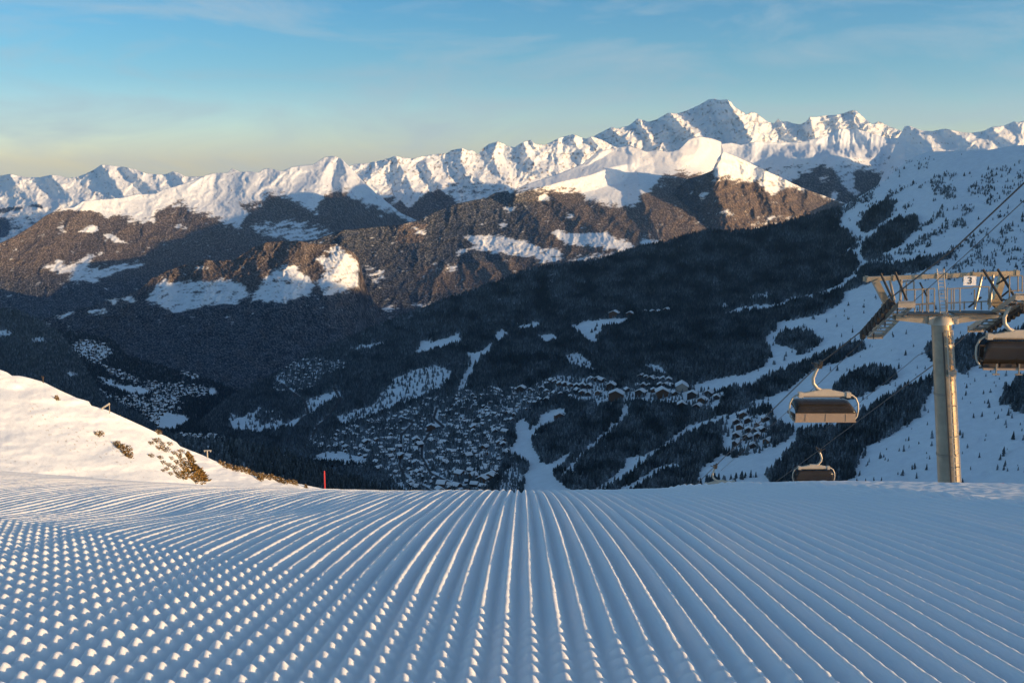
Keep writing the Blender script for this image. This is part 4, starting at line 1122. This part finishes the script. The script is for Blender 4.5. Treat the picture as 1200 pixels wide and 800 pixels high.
# ------------------------------------------------------------------ shrubs and dwarf conifers on the sunlit hill
def shrub_mesh(seed, n=150, cone=False):
    r = random.Random(seed); V = []; F = []; C = []
    for _ in range(n):
        if cone:
            z = r.random() ** 1.3; rad = 0.38 * (1 - z) * r.uniform(0.5, 1.1) + 0.02
        else:
            z = r.random() * 0.85; rad = 0.62 * math.sqrt(max(0.05, 1 - (z - 0.25) ** 2 * 1.8)) * r.uniform(0.3, 1.1)
        a = r.uniform(0, 6.283); c = np.array((rad * math.cos(a), rad * math.sin(a), z))
        d = np.array((math.cos(a), math.sin(a), r.uniform(-0.2, 0.9))); d /= np.linalg.norm(d)
        t = np.cross(d, (0, 0, 1)); t /= np.linalg.norm(t); L_ = r.uniform(0.12, 0.26); w_ = L_ * 0.42
        b = len(V)
        V += [c - t * w_, c + t * w_, c + d * L_ + np.array((0, 0, 0.03)), c + d * L_ * 0.4 - np.array((0, 0, w_))]
        F += [(b, b + 1, b + 2), (b, b + 3, b + 2), (b + 1, b + 3, b + 2)]
        s = r.random()
        col = np.array((0.34, 0.21, 0.07)) * r.uniform(0.35, 1.3) if s < 0.72 else (np.array((0.05, 0.055, 0.02)) if s < 0.88 else np.array((0.75, 0.75, 0.76)))
        C += [col] * 4
    me = mesh_np('foliage', np.array(V), np.array(F), False, np.array(C)); me.materials.append(M_tree)
    return me
SH = [shrub_mesh(s) for s in range(4)]; SC = [shrub_mesh(10 + s, 190, True) for s in range(4)]
stem = MB()
for q in range(4):
    stem.tube([(0, 0, -0.15), (0.1 * math.cos(q * 1.7), 0.1 * math.sin(q * 1.7), 0.2), (0.28 * math.cos(q * 1.7), 0.28 * math.sin(q * 1.7), 0.5)], [0.04, 0.03, 0.01], 5)
stem_me = stem.mesh('stem'); stem_me.materials.append(M_bark)
def hill_shrub(px, py, hpx, cone, lab, grp, key='hill.001', wmul=1.0):
    p = on_layer(key, px, py)
    h = hpx * p[1] / FPX
    o = empty('dwarf_conifer' if cone else 'shrub', p - np.array((0, 0, 0.05 * h)), lab, 'dwarf conifer' if cone else 'shrub', grp, random.uniform(0, 6.28))
    wv = random.uniform(1.0, 1.5) * wmul
    o.scale = (h * wv, h * wv, h)
    link('foliage', random.choice(SC if cone else SH), None, o); link('stem', stem_me, None, o)
rs = random.Random(4)
for (x, y, h) in ((183, 518, 9), (186, 526, 8), (189, 522, 7), (193, 528, 8), (176, 520, 6), (198, 521, 6), (176, 535, 6), (187, 537, 6), (190, 543, 6), (197, 546, 7), (203, 550, 8), (207, 556, 8), (203, 532, 7), (209, 536, 8), (213, 541, 9),
                  (218, 546, 10), (214, 549, 10), (207, 543, 8), (200, 538, 6), (211, 530, 7), (195, 550, 6), (209, 560, 7), (222, 552, 8), (199, 556, 6), (191, 552, 5)):
    hill_shrub(x, y, h * 0.72, False, 'golden brown shrub poking through snow on the rocky nose of the sunlit hill', 'shrubs on the nose of the sunlit hill', wmul=1.15)
for (x, y, h) in ((220, 531, 9), (223, 539, 11), (226, 556, 16), (231, 561, 15), (234, 564, 17), (228, 564, 12), (219, 558, 12), (214, 560, 10)):
    hill_shrub(x, y, h, True, 'sunlit dwarf conifer at the right end of the sunlit hill', 'dwarf conifers at the end of the sunlit hill')
for (x, y, h) in ((136, 522, 7), (141, 526, 8), (145, 529, 9), (148, 533, 8), (151, 536, 6)):
    hill_shrub(x, y, h, False, 'shrub of the dark slanting clump in the middle of the sunlit hill', 'slanting clump on the sunlit hill')
hill_shrub(115, 510, 7, False, 'small lone shrub above the slanting clump on the sunlit hill', None)
hill_shrub(66, 468, 6, True, 'lone round bush high on the sunlit hill', None)
hill_shrub(185, 508, 6, False, 'orange shrub on the skyline of the sunlit hill', None)
for (x, y, h) in ((304, 562, 8), (358, 571.5, 5)):
    hill_shrub(x, y, h, True, 'small lone conifer on the second sunlit shoulder' + (', the taller' if x < 320 else ' near the red pole'), None, key='hill')
for i in range(34):
    x = 258 + i * 2.7 + rs.uniform(-1, 1); y = lerp_line(crestB, x) + 1.2 + rs.uniform(0, 2.4)
    hill_shrub(x, y, rs.uniform(4, 6.5), i % 3 == 0, 'russet shrub in the line along the edge of the second sunlit shoulder', 'russet shrubs along the second shoulder', key='hill')

# ------------------------------------------------------------------ small things on the slopes
p = on_layer('hill.001', 121, 481)
s = p[1] / FPX
o = empty('snow_gun', p, 'pale snow-making lance leaning on the skyline of the sunlit hill', 'snow gun')
MB().tube([(-3 * s, 0, -1 * s), (-1 * s, 0, 3.5 * s), (8 * s, 0, 9 * s)], [0.9 * s, 0.9 * s, 1.3 * s], 8).build('lance', M_white, o)
MB().tube([(7.5 * s, 0, -3 * s), (7.8 * s, 0, 8.5 * s)], 0.45 * s, 6).build('mast', M_steel, o)
p = on_layer('hill.001', 50, 447.5); s = p[1] / FPX
o = empty('marker_post', p, 'short brown post on the skyline at the top of the sunlit hill', 'post')
MB().tube([(0, 0, -1.5 * s), (0.3 * s, 0, 6 * s)], 0.9 * s, 6).build('post', M_bark, o)
MB().box((0.3 * s, 0, 6.5 * s), (3 * s, 0.5 * s, 2 * s)).build('plate', M_bark, o)
p = on_layer('hill', 242.5, 536); s = p[1] / FPX
o = empty('lift_pylon', p, 'small distant lift pylon with short crossarm on the second sunlit shoulder', 'lift pylon')
MB().tube([(0, 0, -3 * s), (0, 0, 9 * s)], 0.75 * s, 8).build('mast', M_white, o)
MB().box((0.5 * s, 0, 9.3 * s), (9 * s, 1 * s, 0.9 * s)).box((-3 * s, 0, 8.2 * s), (1 * s, 2 * s, 1.3 * s)).box((4 * s, 0, 8.2 * s), (1 * s, 2 * s, 1.3 * s)).build('crossarm', M_white, o)
Yp = 30.0
pt = at(380, 551.5, Yp); gz = ground_z(pt[0], pt[1]); hgt = pt[2] - gz
o = empty('marker_pole', (pt[0], pt[1], gz), 'red marker pole standing behind the brow of the groomed snow', 'marker pole')
MB().tube([(0, 0, -0.3), (0, 0, hgt - 0.12)], 0.022, 10).build('shaft', M_red, o)
MB().tube([(0, 0, hgt - 0.12), (0, 0, hgt)], [0.022, 0.018], 10).build('cap', M_red, o)
pt = at(1173, 566, 40.0); gz = ground_z(pt[0], pt[1])
o = empty('marker_stake', (pt[0], pt[1], gz), 'tiny red marker stake behind the snow brow right of the lift pylon', 'marker stake')
MB().tube([(0, 0, -0.2), (0, 0, pt[2] - gz)], 0.03, 8).build('shaft', M_red, o)
MB().box((0.02, -0.04, pt[2] - gz - 0.05), (0.16, 0.02, 0.14)).build('plate', M_red, o)

# ------------------------------------------------------------------ the chairlift
Y0 = 48.0
def pp(px, py, dy=0.0):
    return at(px, py, Y0 + dy)
MPP = 0.0374
top = pp(1103, 378); bot = pp(1114, 600, 0.4)
gz = ground_z(bot[0], bot[1])
ax = bot - top
k = (gz - 0.6 - top[2]) / ax[2]; foot = top + ax * k
pyl = empty('lift_pylon', (foot[0], foot[1], gz), 'tall tubular chairlift pylon with wide crossarm carrying the number 3 sign', 'lift pylon')
PL0 = np.array((foot[0], foot[1], gz))
def lp(px, py, dy=0.0): return pp(px, py, dy) - PL0
mast = MB().tube([foot - PL0, (foot - PL0) * 0.5 + (top - PL0) * 0.5, top - PL0], [0.515, 0.465, 0.415], 40)
mo = mast.build('mast', M_steel, pyl, smooth=True)
for f in (0.0, 0.36, 0.68):
    c = top + ax * f - PL0; d = ax / np.linalg.norm(ax)
    MB().tube([c - d * 0.05, c + d * 0.05], 0.435 + 0.085 * f, 40).build('flange', M_steel2, pyl, smooth=True)
# head casting on top of the mast
hd = MB().tube([lp(1102.6, 379), lp(1102.5, 372), lp(1102.3, 366)], [0.56, 0.50, 0.26], 24)
hd.box(lp(1103, 374), (1.3, 0.62, 0.36))
hd.build('mast_head', M_white, pyl, smooth=True)
# ladder up the mast, on the side facing the camera right
ld = MB(); nrm = np.array((0.30, -0.95, 0.0)); nrm /= np.linalg.norm(nrm); sid = np.array((0.95, 0.30, 0.0)); sid /= np.linalg.norm(sid)
def mp(f, o_, s_): return top + ax * f - PL0 + nrm * (0.455 + 0.08 * f + o_) + sid * s_
fe = k
for s_ in (-0.16, 0.16):
    ld.tube([mp(0.03, 0.07, s_), mp(fe * 0.97, 0.07, s_)], 0.024, 6)
for q in np.arange(0.035, fe * 0.97, 0.30 / np.linalg.norm(ax)):
    ld.tube([mp(q, 0.07, -0.16), mp(q, 0.07, 0.16)], 0.015, 5)
for q in np.arange(0.1, fe * 0.97, 0.16):
    for s_ in (-0.16, 0.16): ld.bar(mp(q, -0.06, s_), mp(q, 0.08, s_), 0.04)
ld.build('ladder', M_white, pyl)
cb = MB().tube([mp(0.04, 0.0, -0.30), mp(fe * 0.97, 0.0, -0.30)], 0.03, 6)
cb.build('cable_conduit', M_dark, pyl)
bx_ = MB().box(mp(0.25, 0.05, 0.02), (0.34, 0.16, 0.26)); bx_.build('junction_box', M_steel2, pyl)
# crossarm: two tapering box girders
ca = MB()
def girder(m, a, b, h0, h1, w):
    a, b = np.array(a), np.array(b)
    vs = []
    for p_, h in ((a, h0), (b, h1)):
        for dy, dz in ((-w, 0), (w, 0), (w, -h), (-w, -h)): vs.append(p_ + np.array((0, dy, dz)))
    m.add(vs, [(0, 1, 2, 3), (7, 6, 5, 4), (0, 4, 5, 1), (1, 5, 6, 2), (2, 6, 7, 3), (3, 7, 4, 0)])
girder(ca, lp(1095, 369.5), lp(1048, 367.5), 0.38, 0.26, 0.24)
girder(ca, lp(1111, 369.5), lp(1168, 364.5), 0.38, 0.24, 0.24)
ca.build('crossarm', M_steel, pyl)
dk = MB()
dk.box((lp(1060, 366.4) + lp(1095, 367)) / 2 + np.array((0, -0.3, 0.02)), (1.5, 0.9, 0.06))
dk.box((lp(1111, 367) + lp(1160, 364.5)) / 2 + np.array((0, -0.3, 0.02)), (1.85, 0.9, 0.06))
dk.build('platform', M_dark, pyl)
# upper gantry beam
gb = MB().bar(lp(1012, 327), lp(1194, 319.5), 0.20, 0.19)
for q in (0.02, 0.19, 0.47, 0.53, 0.70, 0.98):
    c = lp(1012, 327) * (1 - q) + lp(1194, 319.5) * q
    gb.box(c, (0.09, 0.27, 0.26))
gb.build('gantry_beam', M_steel, pyl)
# slanting box legs of the gantry
lg = MB().bar(lp(1025, 328), lp(1041, 359), 0.30, 0.26).box(lp(1041, 360), (0.5, 0.4, 0.26)); lg.build('gantry_leg', M_steel, pyl)
lg = MB().bar(lp(1176, 321), lp(1166, 353), 0.30, 0.26).box(lp(1166, 354), (0.5, 0.4, 0.26)); lg.build('gantry_leg', M_steel, pyl)
for (a, b) in (((1032, 320.5), (1049, 357)), ((1049, 319), (1063, 352)), ((1152, 315.5), (1175, 353)), ((1169, 315), (1188, 346)), ((1043, 329), (1048, 352)), ((1056, 328), (1055, 352)), ((1151, 322), (1142, 362)), ((1164, 322), (1160, 360))):
    MB().tube([lp(*a, -0.5), lp(*b, -0.9)], 0.055, 8).build('brace', M_steel2 if a[1] > 321 else M_dark, pyl)
for (a, b) in (((1135, 360), (1150, 348)), ((1168, 333), (1184, 323)), ((1172, 349), (1183, 340)), ((1078, 331), (1086, 347))):
    MB().tube([lp(*a, -0.4), lp(*b, -0.7)], 0.04, 6).build('brace', M_dark, pyl)
# railings
def railing(posts, rails):
    m = MB()
    for x, y0, y1, dy in posts: m.tube([lp(x, y0, dy), lp(x, y1, dy)], 0.032, 6)
    for (x0, y0), (x1, y1), dy in rails: m.tube([lp(x0, y0, dy), lp(x1, y1, dy)], 0.026, 6)
    m.build('railing', M_steel2, pyl)
railing([(1072, 339, 366, -.7), (1081, 338, 366, -.7), (1088, 338.5, 366, -.7), (1095, 338, 366, -.7), (1060, 338, 352, -.7)], [((1058, 340), (1095, 338), -.7), ((1066, 357), (1095, 355), -.7)])
railing([(1062, 331, 352, .5), (1071, 330, 340, .5), (1086, 339, 366, .5), (1078, 357, 366, .5)], [((1056, 330), (1071, 329), .5), ((1071, 357), (1095, 356), .5)])
railing([(1110, 337, 366, -.7), (1115, 339, 363, -.7), (1118, 339, 363, -.7), (1125, 337, 365, -.7), (1159, 336, 363, -.7)], [((1109, 338.5), (1140, 337), -.7), ((1140, 336), (1159, 336), -.7), ((1109, 355), (1158, 353), -.7)])
railing([(1142, 339, 362, .5), (1150, 353, 363, .5), (1130, 353, 363, .5)], [((1112, 355), (1155, 353), .5)])
railing([(1183, 323, 348, -.9), (1193, 323, 342, -.9), (1198, 323, 342, -.9)], [((1183, 323.5), (1198, 323), -.9), ((1184, 341), (1198, 340), -.9)])
# access ladder between crossarm and gantry
al = MB()
al.tube([lp(1098, 315, -.4), lp(1102, 368, -.4)], 0.025, 6).tube([lp(1106, 315, -.4), lp(1109, 368, -.4)], 0.025, 6)
for q in np.linspace(0.08, 0.95, 12):
    a = lp(1098, 315, -.4) * (1 - q) + lp(1102, 368, -.4) * q; b = lp(1106, 315, -.4) * (1 - q) + lp(1109, 368, -.4) * q
    al.tube([a, b], 0.016, 5)
al.build('ladder', M_white, pyl)
# number sign
c = lp(1136.5, 329, -1.0)
sg = MB().box(c, (0.54, 0.03, 0.40)).build('number_sign', M_sign, pyl)
cu = bpy.data.curves.new('number', 'FONT'); cu.body = '3'; cu.size = 0.42; cu.align_x = 'CENTER'; cu.align_y = 'CENTER'; cu.extrude = 0.004; cu.offset = 0.006
to = bpy.data.objects.new('tmp_text', cu); COL.objects.link(to)
dg = bpy.context.evaluated_depsgraph_get()
tme = bpy.data.meshes.new_from_object(to.evaluated_get(dg)); bpy.data.objects.remove(to)
num = link('number', tme, None, sg); tme.materials.clear(); tme.materials.append(M_ink)
num.location = tuple(c + np.array((0.0, -0.025, 0.0))); num.rotation_euler = (R(90), 0, 0)

# ropes: plan lines of the two strands
u1, e1 = ray(1200, 214.5)
XL = 15.9
ropeL = [(16.0, 8.0, 9.6), at(1200, 214.5, XL / float(u1)), at(1120, 290, 40.0), pp(1040, 352, -1.2), pp(1024, 371, .6), pp(1008, 389, 2.0), at(959, 427.5, 53.5), at(838, 546, 90.0), at(740, 640, 150.0)]
ropeR = [(21.5, 8.0, 9.8), (21.3, 30.0, 0.9), at(1215, 338, 44.0), pp(1190, 352, -0.5), at(1137, 388, 51.0), at(1093, 428, 57.0), at(960, 527, 87.5), at(840, 615, 150.0)]
for pts, lab in ((ropeL, 'hauling rope of the left strand, running over the pylon and down past the single chair'), (ropeR, 'hauling rope of the right strand, running behind the pylon to the lower chair')):
    o = MB().tube(pts, 0.028, 8).build('hauling_rope', M_rope, smooth=True); o['label'] = lab; o['category'] = 'rope'; o['group'] = 'ropes of the chairlift'
r2 = [(17.5, 8.0, 9.0), at(1200, 235, 33.5), at(1130, 300, 39.0), pp(1072, 352, -0.8), pp(1022, 388, 1.6), at(962, 447, 55.0), at(845, 551, 90.0)]
o = MB().tube(r2, 0.014, 6).build('signal_cable', M_rope, smooth=True); o['label'] = 'thin signal cable running just below the left hauling rope'; o['category'] = 'cable'
r3 = [pp(1142, 389, 1.0), at(1076, 416, 56.0), at(1062, 428, 60.0), at(965, 505, 88.0)]
o = MB().tube(r3, 0.014, 6).build('signal_cable', M_rope, smooth=True); o['label'] = 'thin cable leaving the right walkway and passing behind the pylon mast'; o['category'] = 'cable'

# sheave trains along the strands
def sheaves(a, b, n, r, side):
    a, b = np.array(a), np.array(b); d = (b - a) / np.linalg.norm(b - a)
    up = np.cross(np.array((1.0, 0, 0)), d); up = up if up[2] > 0 else -up
    t = MB().bar(a - d * 0.2 - up * r * 1.0 + np.array((side * .10, 0, 0)), b + d * 0.2 - up * r * 1.0 + np.array((side * .10, 0, 0)), 0.09, 0.16).build('sheave_frame', M_dark, pyl)
    for i in range(n):
        c = a + (b - a) * i / (n - 1) - up * r
        w_ = MB(); x = np.array((1.0, 0, 0))
        w_.tube([c - x * 0.06, c + x * 0.06], r, 20); w_.tube([c - x * 0.075, c - x * 0.06], r * 0.55, 14); w_.tube([c + x * 0.06, c + x * 0.075], r * 0.55, 14)
        w_.build('sheave', M_rubber, pyl, smooth=True)
sheaves(lp(1041, 351, -1.2), lp(1010, 387, 1.8), 8, 0.22, 1)
sheaves(lp(1197, 356, -1.0), lp(1160, 379, 2.2), 8, 0.22, -1)
def catwalk(a, b, w_, n):
    a, b = np.array(a), np.array(b); x = np.array((w_ / 2, 0, 0))
    m = MB()
    for s_ in (-1, 1): m.bar(a + s_ * x, b + s_ * x, 0.05, 0.20)
    for i in range(n):
        q = (i + 0.5) / n; c = a * (1 - q) + b * q
        m.box(c + np.array((0, 0, -0.02)), (w_ - 0.05, 0.26, 0.05))
    m.box(a + np.array((0, -0.04, -0.02)), (w_ + .1, 0.06, 0.28)); m.box(b + np.array((0, 0.04, -0.02)), (w_ + .1, 0.06, 0.28))
    return m
catwalk(lp(1062, 356, -1.6), lp(1026, 393, 2.6), 0.62, 9).build('catwalk', M_grate, pyl)
catwalk(lp(1200, 347, -2.2), lp(1144, 385, 2.6), 0.66, 10).build('catwalk', M_grate, pyl)
m = MB()
for q in (0.1, 0.5, 0.9):
    a = lp(1056, 350, -1.6) * (1 - q) + lp(1021, 388, 2.6) * q
    m.tube([a, a + np.array((0, 0, -0.5))], 0.03, 5)
m.build('hanger_bracket', M_dark, pyl)
MB().bar(lp(1041, 362, .2), lp(1026, 378, .4), 0.16, 0.3).build('sheave_carrier', M_dark, pyl)
MB().bar(lp(1166, 355, .2), lp(1180, 368, .4), 0.16, 0.3).build('sheave_carrier', M_dark, pyl)

# chairs
def bubble_mat():
    m, nt, b = new_mat('tinted_hood')
    n = noise_node(nt, 1.5)
    rp = nt.nodes.new('ShaderNodeMapRange'); rp.inputs['To Min'].default_value = 0.015; rp.inputs['To Max'].default_value = 0.06
    nt.links.new(n.outputs['Fac'], rp.inputs['Value'])
    cb_ = nt.nodes.new('ShaderNodeVectorMath'); cb_.operation = 'SCALE'; cb_.inputs[0].default_value = (1.0, 0.82, 0.62)
    nt.links.new(rp.outputs['Result'], cb_.inputs['Scale']); nt.links.new(cb_.outputs['Vector'], b.inputs['Base Color'])
    b.inputs['Roughness'].default_value = 0.17; b.inputs['Specular IOR Level'].default_value = 0.5
    b.inputs['Alpha'].default_value = 0.92
    return m
M_hood = bubble_mat()
def build_chair(loc, mir, label, group, tw=0.0, swing=0.0, front=False):
    """origin at the rope grip; x across the line"""
    s = mir
    loc = np.array(loc) + np.array((0.37 * s, 0, 0))
    o = empty('lift_chair', loc, label, 'lift chair', group, tw)
    o.rotation_euler = (0, swing, tw)
    g = MB().box((0, 0, -0.02), (0.22, 0.55, 0.24)).box((0.14 * s, 0.1, 0.08), (0.10, 0.30, 0.26)).bar((-0.2 * s, -0.2, 0.05), (-0.42 * s, -0.2, 0.15), 0.06).bar((0.1 * s, 0, 0.1), (0.3 * s, 0, 0.28), 0.06)
    g.tube([(0.02, -0.28, 0.1), (0.02, -0.36, 0.1)], 0.09, 12)
    g.v = [(x_ - 0.37 * s, y_, z_) for x_, y_, z_ in g.v]
    g.build('grip', M_dark, o)
    hg = MB().tube([(-0.37 * s, 0, -0.10), (-0.50 * s, 0, -0.38), (-0.60 * s, 0, -0.66), (-0.57 * s, 0, -0.93), (-0.38 * s, 0, -1.17), (-0.08 * s, 0, -1.33)], [0.07, 0.08, 0.085, 0.085, 0.09, 0.10], 12)
    hg.build('hanger', M_white, o, smooth=True)
    yk = MB()
    for q in (-1, 1):
        vs = []
        for x, h, z in ((0.0, 0.34, -1.37), (q * 1.16, 0.13, -1.47)):
            for dy, dz in ((-0.11, h / 2), (0.11, h / 2), (0.11, -h / 2), (-0.11, -h / 2)): vs.append((x, dy, z + dz))
        yk.add(vs, [(0, 1, 2, 3), (7, 6, 5, 4), (0, 4, 5, 1), (1, 5, 6, 2), (2, 6, 7, 3), (3, 7, 4, 0)])
        yk.box((q * 1.18, 0, -1.48), (0.22, 0.30, 0.26))
    yk.box((0.1 * s, 0, -1.28), (0.5, 0.2, 0.16)).box((0.5, 0, -1.31), (0.10, 0.16, 0.08)).box((-0.5, 0, -1.31), (0.10, 0.16, 0.08))
    yk.build('yoke', M_white, o)
    MB().tube([(-1.2, -0.02, -1.58), (1.2, -0.02, -1.58)], 0.04, 8).build('cross_tube', M_steel2, o, smooth=True)
    for q in (-1, 1):
        MB().tube([(q * 1.2, 0, -1.47), (q * 1.40, 0, -1.52), (q * 1.58, 0, -1.66), (q * 1.70, -0.02, -1.92), (q * 1.72, -0.05, -2.25), (q * 1.66, -0.08, -2.55), (q * 1.50, -0.12, -2.78)], 0.045, 10).build('side_hoop', M_white, o, smooth=True)
        MB().bar((q * 1.52, -0.25, -2.45), (q * 1.60, 0.5, -2.45), 0.10, 0.14).build('armrest', M_dark, o)
    # hood: rounded shell from the back panel's top edge up and over the seats
    hood = MB(); nu, nv = 22, 9; vs = []; fs = []
    f = 1.0 if not front else -1.0
    for i in range(nu + 1):
        x = -1.5 + 3.0 * i / nu
        xe = abs(x) / 1.5
        drop = 0.24 * max(0.0, (xe - 0.82) / 0.18) ** 2.2
        for j in range(nv + 1):
            a = R(100) * j / nv
            if not front:
                y = -0.34 + 0.95 * (1 - math.cos(a)); z = -2.34 + (0.52 - drop) * math.sin(a)
            else:
                y = 0.55 - 0.95 * math.sin(a * 0.9 + 0.5) ; z = -2.90 + (1.25 - drop) * (j / nv) ** 0.8
            vs.append((x, y, z))
    for i in range(nu):
        for j in range(nv):
            a = i * (nv + 1) + j
            fs.append((a, a + nv + 1, a + nv + 2, a + 1))
    hood.add(vs, fs)
    ho = hood.build('hood', M_hood, o, smooth=True)
    sm = ho.modifiers.new('thickness', 'SOLIDIFY'); sm.thickness = 0.02
    if not front:
        pn = MB().box((0, -0.36, -2.55), (2.98, 0.07, 0.40)).box((0, -0.37, -2.355), (3.02, 0.09, 0.03)).box((0, -0.33, -2.77), (3.06, 0.12, 0.05))
        for x in (-1.0, 0, 1.0): pn.box((x, -0.40, -2.55), (0.02, 0.02, 0.36))
        pn.build('back_panel', M_panel, o)
    else:
        MB().box((0, 0.42, -2.30), (2.8, 0.1, 0.75)).build('backrest', M_cush, o)
        m_ = MB()
        for x in (-1.05, -0.35, 0.35, 1.05): m_.box((x, -0.12, -2.42), (0.52, 0.05, 0.07))
        m_.box((0, -0.15, -2.36), (2.7, 0.05, 0.05)); m_.build('restraint_bar', M_panel, o)
        for x in (-0.9, 0.05, 0.95):
            MB().tube([(x, -0.3, -2.62), (x, -0.3, -3.08)], 0.035, 6).box((x, -0.3, -3.08), (0.3, 0.08, 0.05)).build('footrest', M_steel2, o)
        MB().box((0, -0.25, -2.86), (2.9, 0.10, 0.09)).build('seat_edge', M_panel, o)
    st = MB()
    for q in range(4): st.box((-1.09 + q * 0.73, 0.12, -2.72), (0.66, 0.62, 0.14))
    st.build('seat', M_cush, o)
    return o
CG = 'chairs of the chairlift'
build_chair(at(959, 427.5, 53.5), 1, 'hooded lift chair with tan back panel hanging left of the pylon mast', CG, tw=0.04, swing=R(0.5))
build_chair(at(838, 546, 90.0), 1, 'lift chair almost sunk behind the snow brow, only hanger and yoke showing', CG, tw=0.03, swing=R(-3))
build_chair(at(960, 527, 87.5), -1, 'lower lift chair with dark hood half hidden by the snow brow', CG, tw=0.02, front=True)
build_chair(at(1185, 354, 47.0), 1, 'dark hooded lift chair cut off at the picture edge right of the pylon', CG, tw=-0.05, front=True)

# ------------------------------------------------------------------ air
HAZE = True
if HAZE:
    m = bpy.data.materials.new('valley_air'); m.use_nodes = True
    nt = m.node_tree; nt.nodes.clear()
    out = nt.nodes.new('ShaderNodeOutputMaterial'); pv = nt.nodes.new('ShaderNodeVolumePrincipled')
    pv.inputs['Color'].default_value = (0.22, 0.50, 1.0, 1); pv.inputs['Density'].default_value = 1.1e-5; pv.inputs['Anisotropy'].default_value = 0.2
    nt.links.new(pv.outputs['Volume'], out.inputs['Volume'])
    hz = MB().box((0, 20000, 300), (70000, 60000, 6800)).build('haze', m); hz['kind'] = 'stuff'; hz['label'] = 'thin blue air filling the whole valley'
# ------------------------------------------------------------------ sky, sun, air
SUN_AZ, SUN_EL = R(108), R(7.5)
w = bpy.data.worlds.new('World'); scene.world = w; w.use_nodes = True
nt = w.node_tree; bg = nt.nodes['Background']
sky = nt.nodes.new('ShaderNodeTexSky'); sky.sky_type = 'NISHITA'; sky.sun_disc = False
sky.sun_elevation = SUN_EL; sky.sun_rotation = SUN_AZ
sky.altitude = 2300; sky.air_density = 0.8; sky.dust_density = 2.6; sky.ozone_density = 1.35
hs = nt.nodes.new('ShaderNodeHueSaturation'); hs.inputs['Saturation'].default_value = 1.28
gm = nt.nodes.new('ShaderNodeGamma'); gm.inputs['Gamma'].default_value = 1.18
nt.links.new(sky.outputs['Color'], gm.inputs['Color']); nt.links.new(gm.outputs['Color'], hs.inputs['Color']); tm_ = nt.nodes.new('ShaderNodeMix'); tm_.data_type = 'RGBA'; tm_.blend_type = 'MULTIPLY'; tm_.inputs['Factor'].default_value = 1.0
tm_.inputs[7].default_value = (0.92, 0.96, 0.86, 1)
nt.links.new(hs.outputs['Color'], tm_.inputs[6])
# paler, warmer band of air low over the horizon
tcz = nt.nodes.new('ShaderNodeTexCoord'); sx_ = nt.nodes.new('ShaderNodeSeparateXYZ'); nt.links.new(tcz.outputs['Generated'], sx_.inputs[0])
mz = nt.nodes.new('ShaderNodeMapRange'); mz.interpolation_type = 'SMOOTHSTEP'; mz.inputs['From Min'].default_value = -0.01; mz.inputs['From Max'].default_value = 0.10; mz.inputs['To Min'].default_value = 1.0; mz.inputs['To Max'].default_value = 0.0
nt.links.new(sx_.outputs['Z'], mz.inputs['Value'])
hb = nt.nodes.new('ShaderNodeMix'); hb.data_type = 'RGBA'; hb.blend_type = 'MULTIPLY'; hb.inputs[7].default_value = (1.55, 1.20, 1.32, 1)
nt.links.new(mz.outputs['Result'], hb.inputs['Factor']); nt.links.new(tm_.outputs[2], hb.inputs[6])
# thin cirrus drifting over the left half of the sky
tc = nt.nodes.new('ShaderNodeTexCoord'); mp_ = nt.nodes.new('ShaderNodeMapping'); mp_.inputs['Scale'].default_value = (2.2, 1.0, 9.0); mp_.inputs['Rotation'].default_value = (0, 0.25, 0); mp_.inputs['Location'].default_value = (1.35, 0.3, 0.2)
nt.links.new(tc.outputs['Generated'], mp_.inputs['Vector'])
cn = nt.nodes.new('ShaderNodeTexNoise'); cn.inputs['Scale'].default_value = 2.6; cn.inputs['Detail'].default_value = 8; cn.inputs['Roughness'].default_value = 0.62; cn.inputs['Distortion'].default_value = 0.6
nt.links.new(mp_.outputs['Vector'], cn.inputs['Vector'])
cr = nt.nodes.new('ShaderNodeMapRange'); cr.inputs['From Min'].default_value = 0.42; cr.inputs['From Max'].default_value = 0.70; cr.inputs['To Max'].default_value = 0.6
nt.links.new(cn.outputs['Fac'], cr.inputs['Value'])
cm = nt.nodes.new('ShaderNodeMix'); cm.data_type = 'RGBA'; cm.inputs[7].default_value = (3.4, 3.9, 4.1, 1)
nt.links.new(cr.outputs['Result'], cm.inputs['Factor']); nt.links.new(hb.outputs[2], cm.inputs[6])
nt.links.new(cm.outputs[2], bg.inputs['Color']); bg.inputs['Strength'].default_value = 0.088

sl = bpy.data.lights.new('sun', 'SUN'); sl.energy = 3.9; sl.angle = R(0.5); sl.color = (1.0, 0.64, 0.32)
so = bpy.data.objects.new('sun', sl); COL.objects.link(so)
from mathutils import Vector
sd = Vector((math.sin(SUN_AZ) * math.cos(SUN_EL), math.cos(SUN_AZ) * math.cos(SUN_EL), math.sin(SUN_EL)))
so.rotation_euler = sd.to_track_quat('Z', 'Y').to_euler()

vs = scene.view_settings
vs.view_transform = 'Standard'; vs.look = 'None'; vs.exposure = 1.0; vs.gamma = 1.0; vs.use_curve_mapping = False
scene.render.engine = 'CYCLES'
scene.cycles.max_bounces = 6; scene.cycles.diffuse_bounces = 4; scene.cycles.volume_bounces = 0
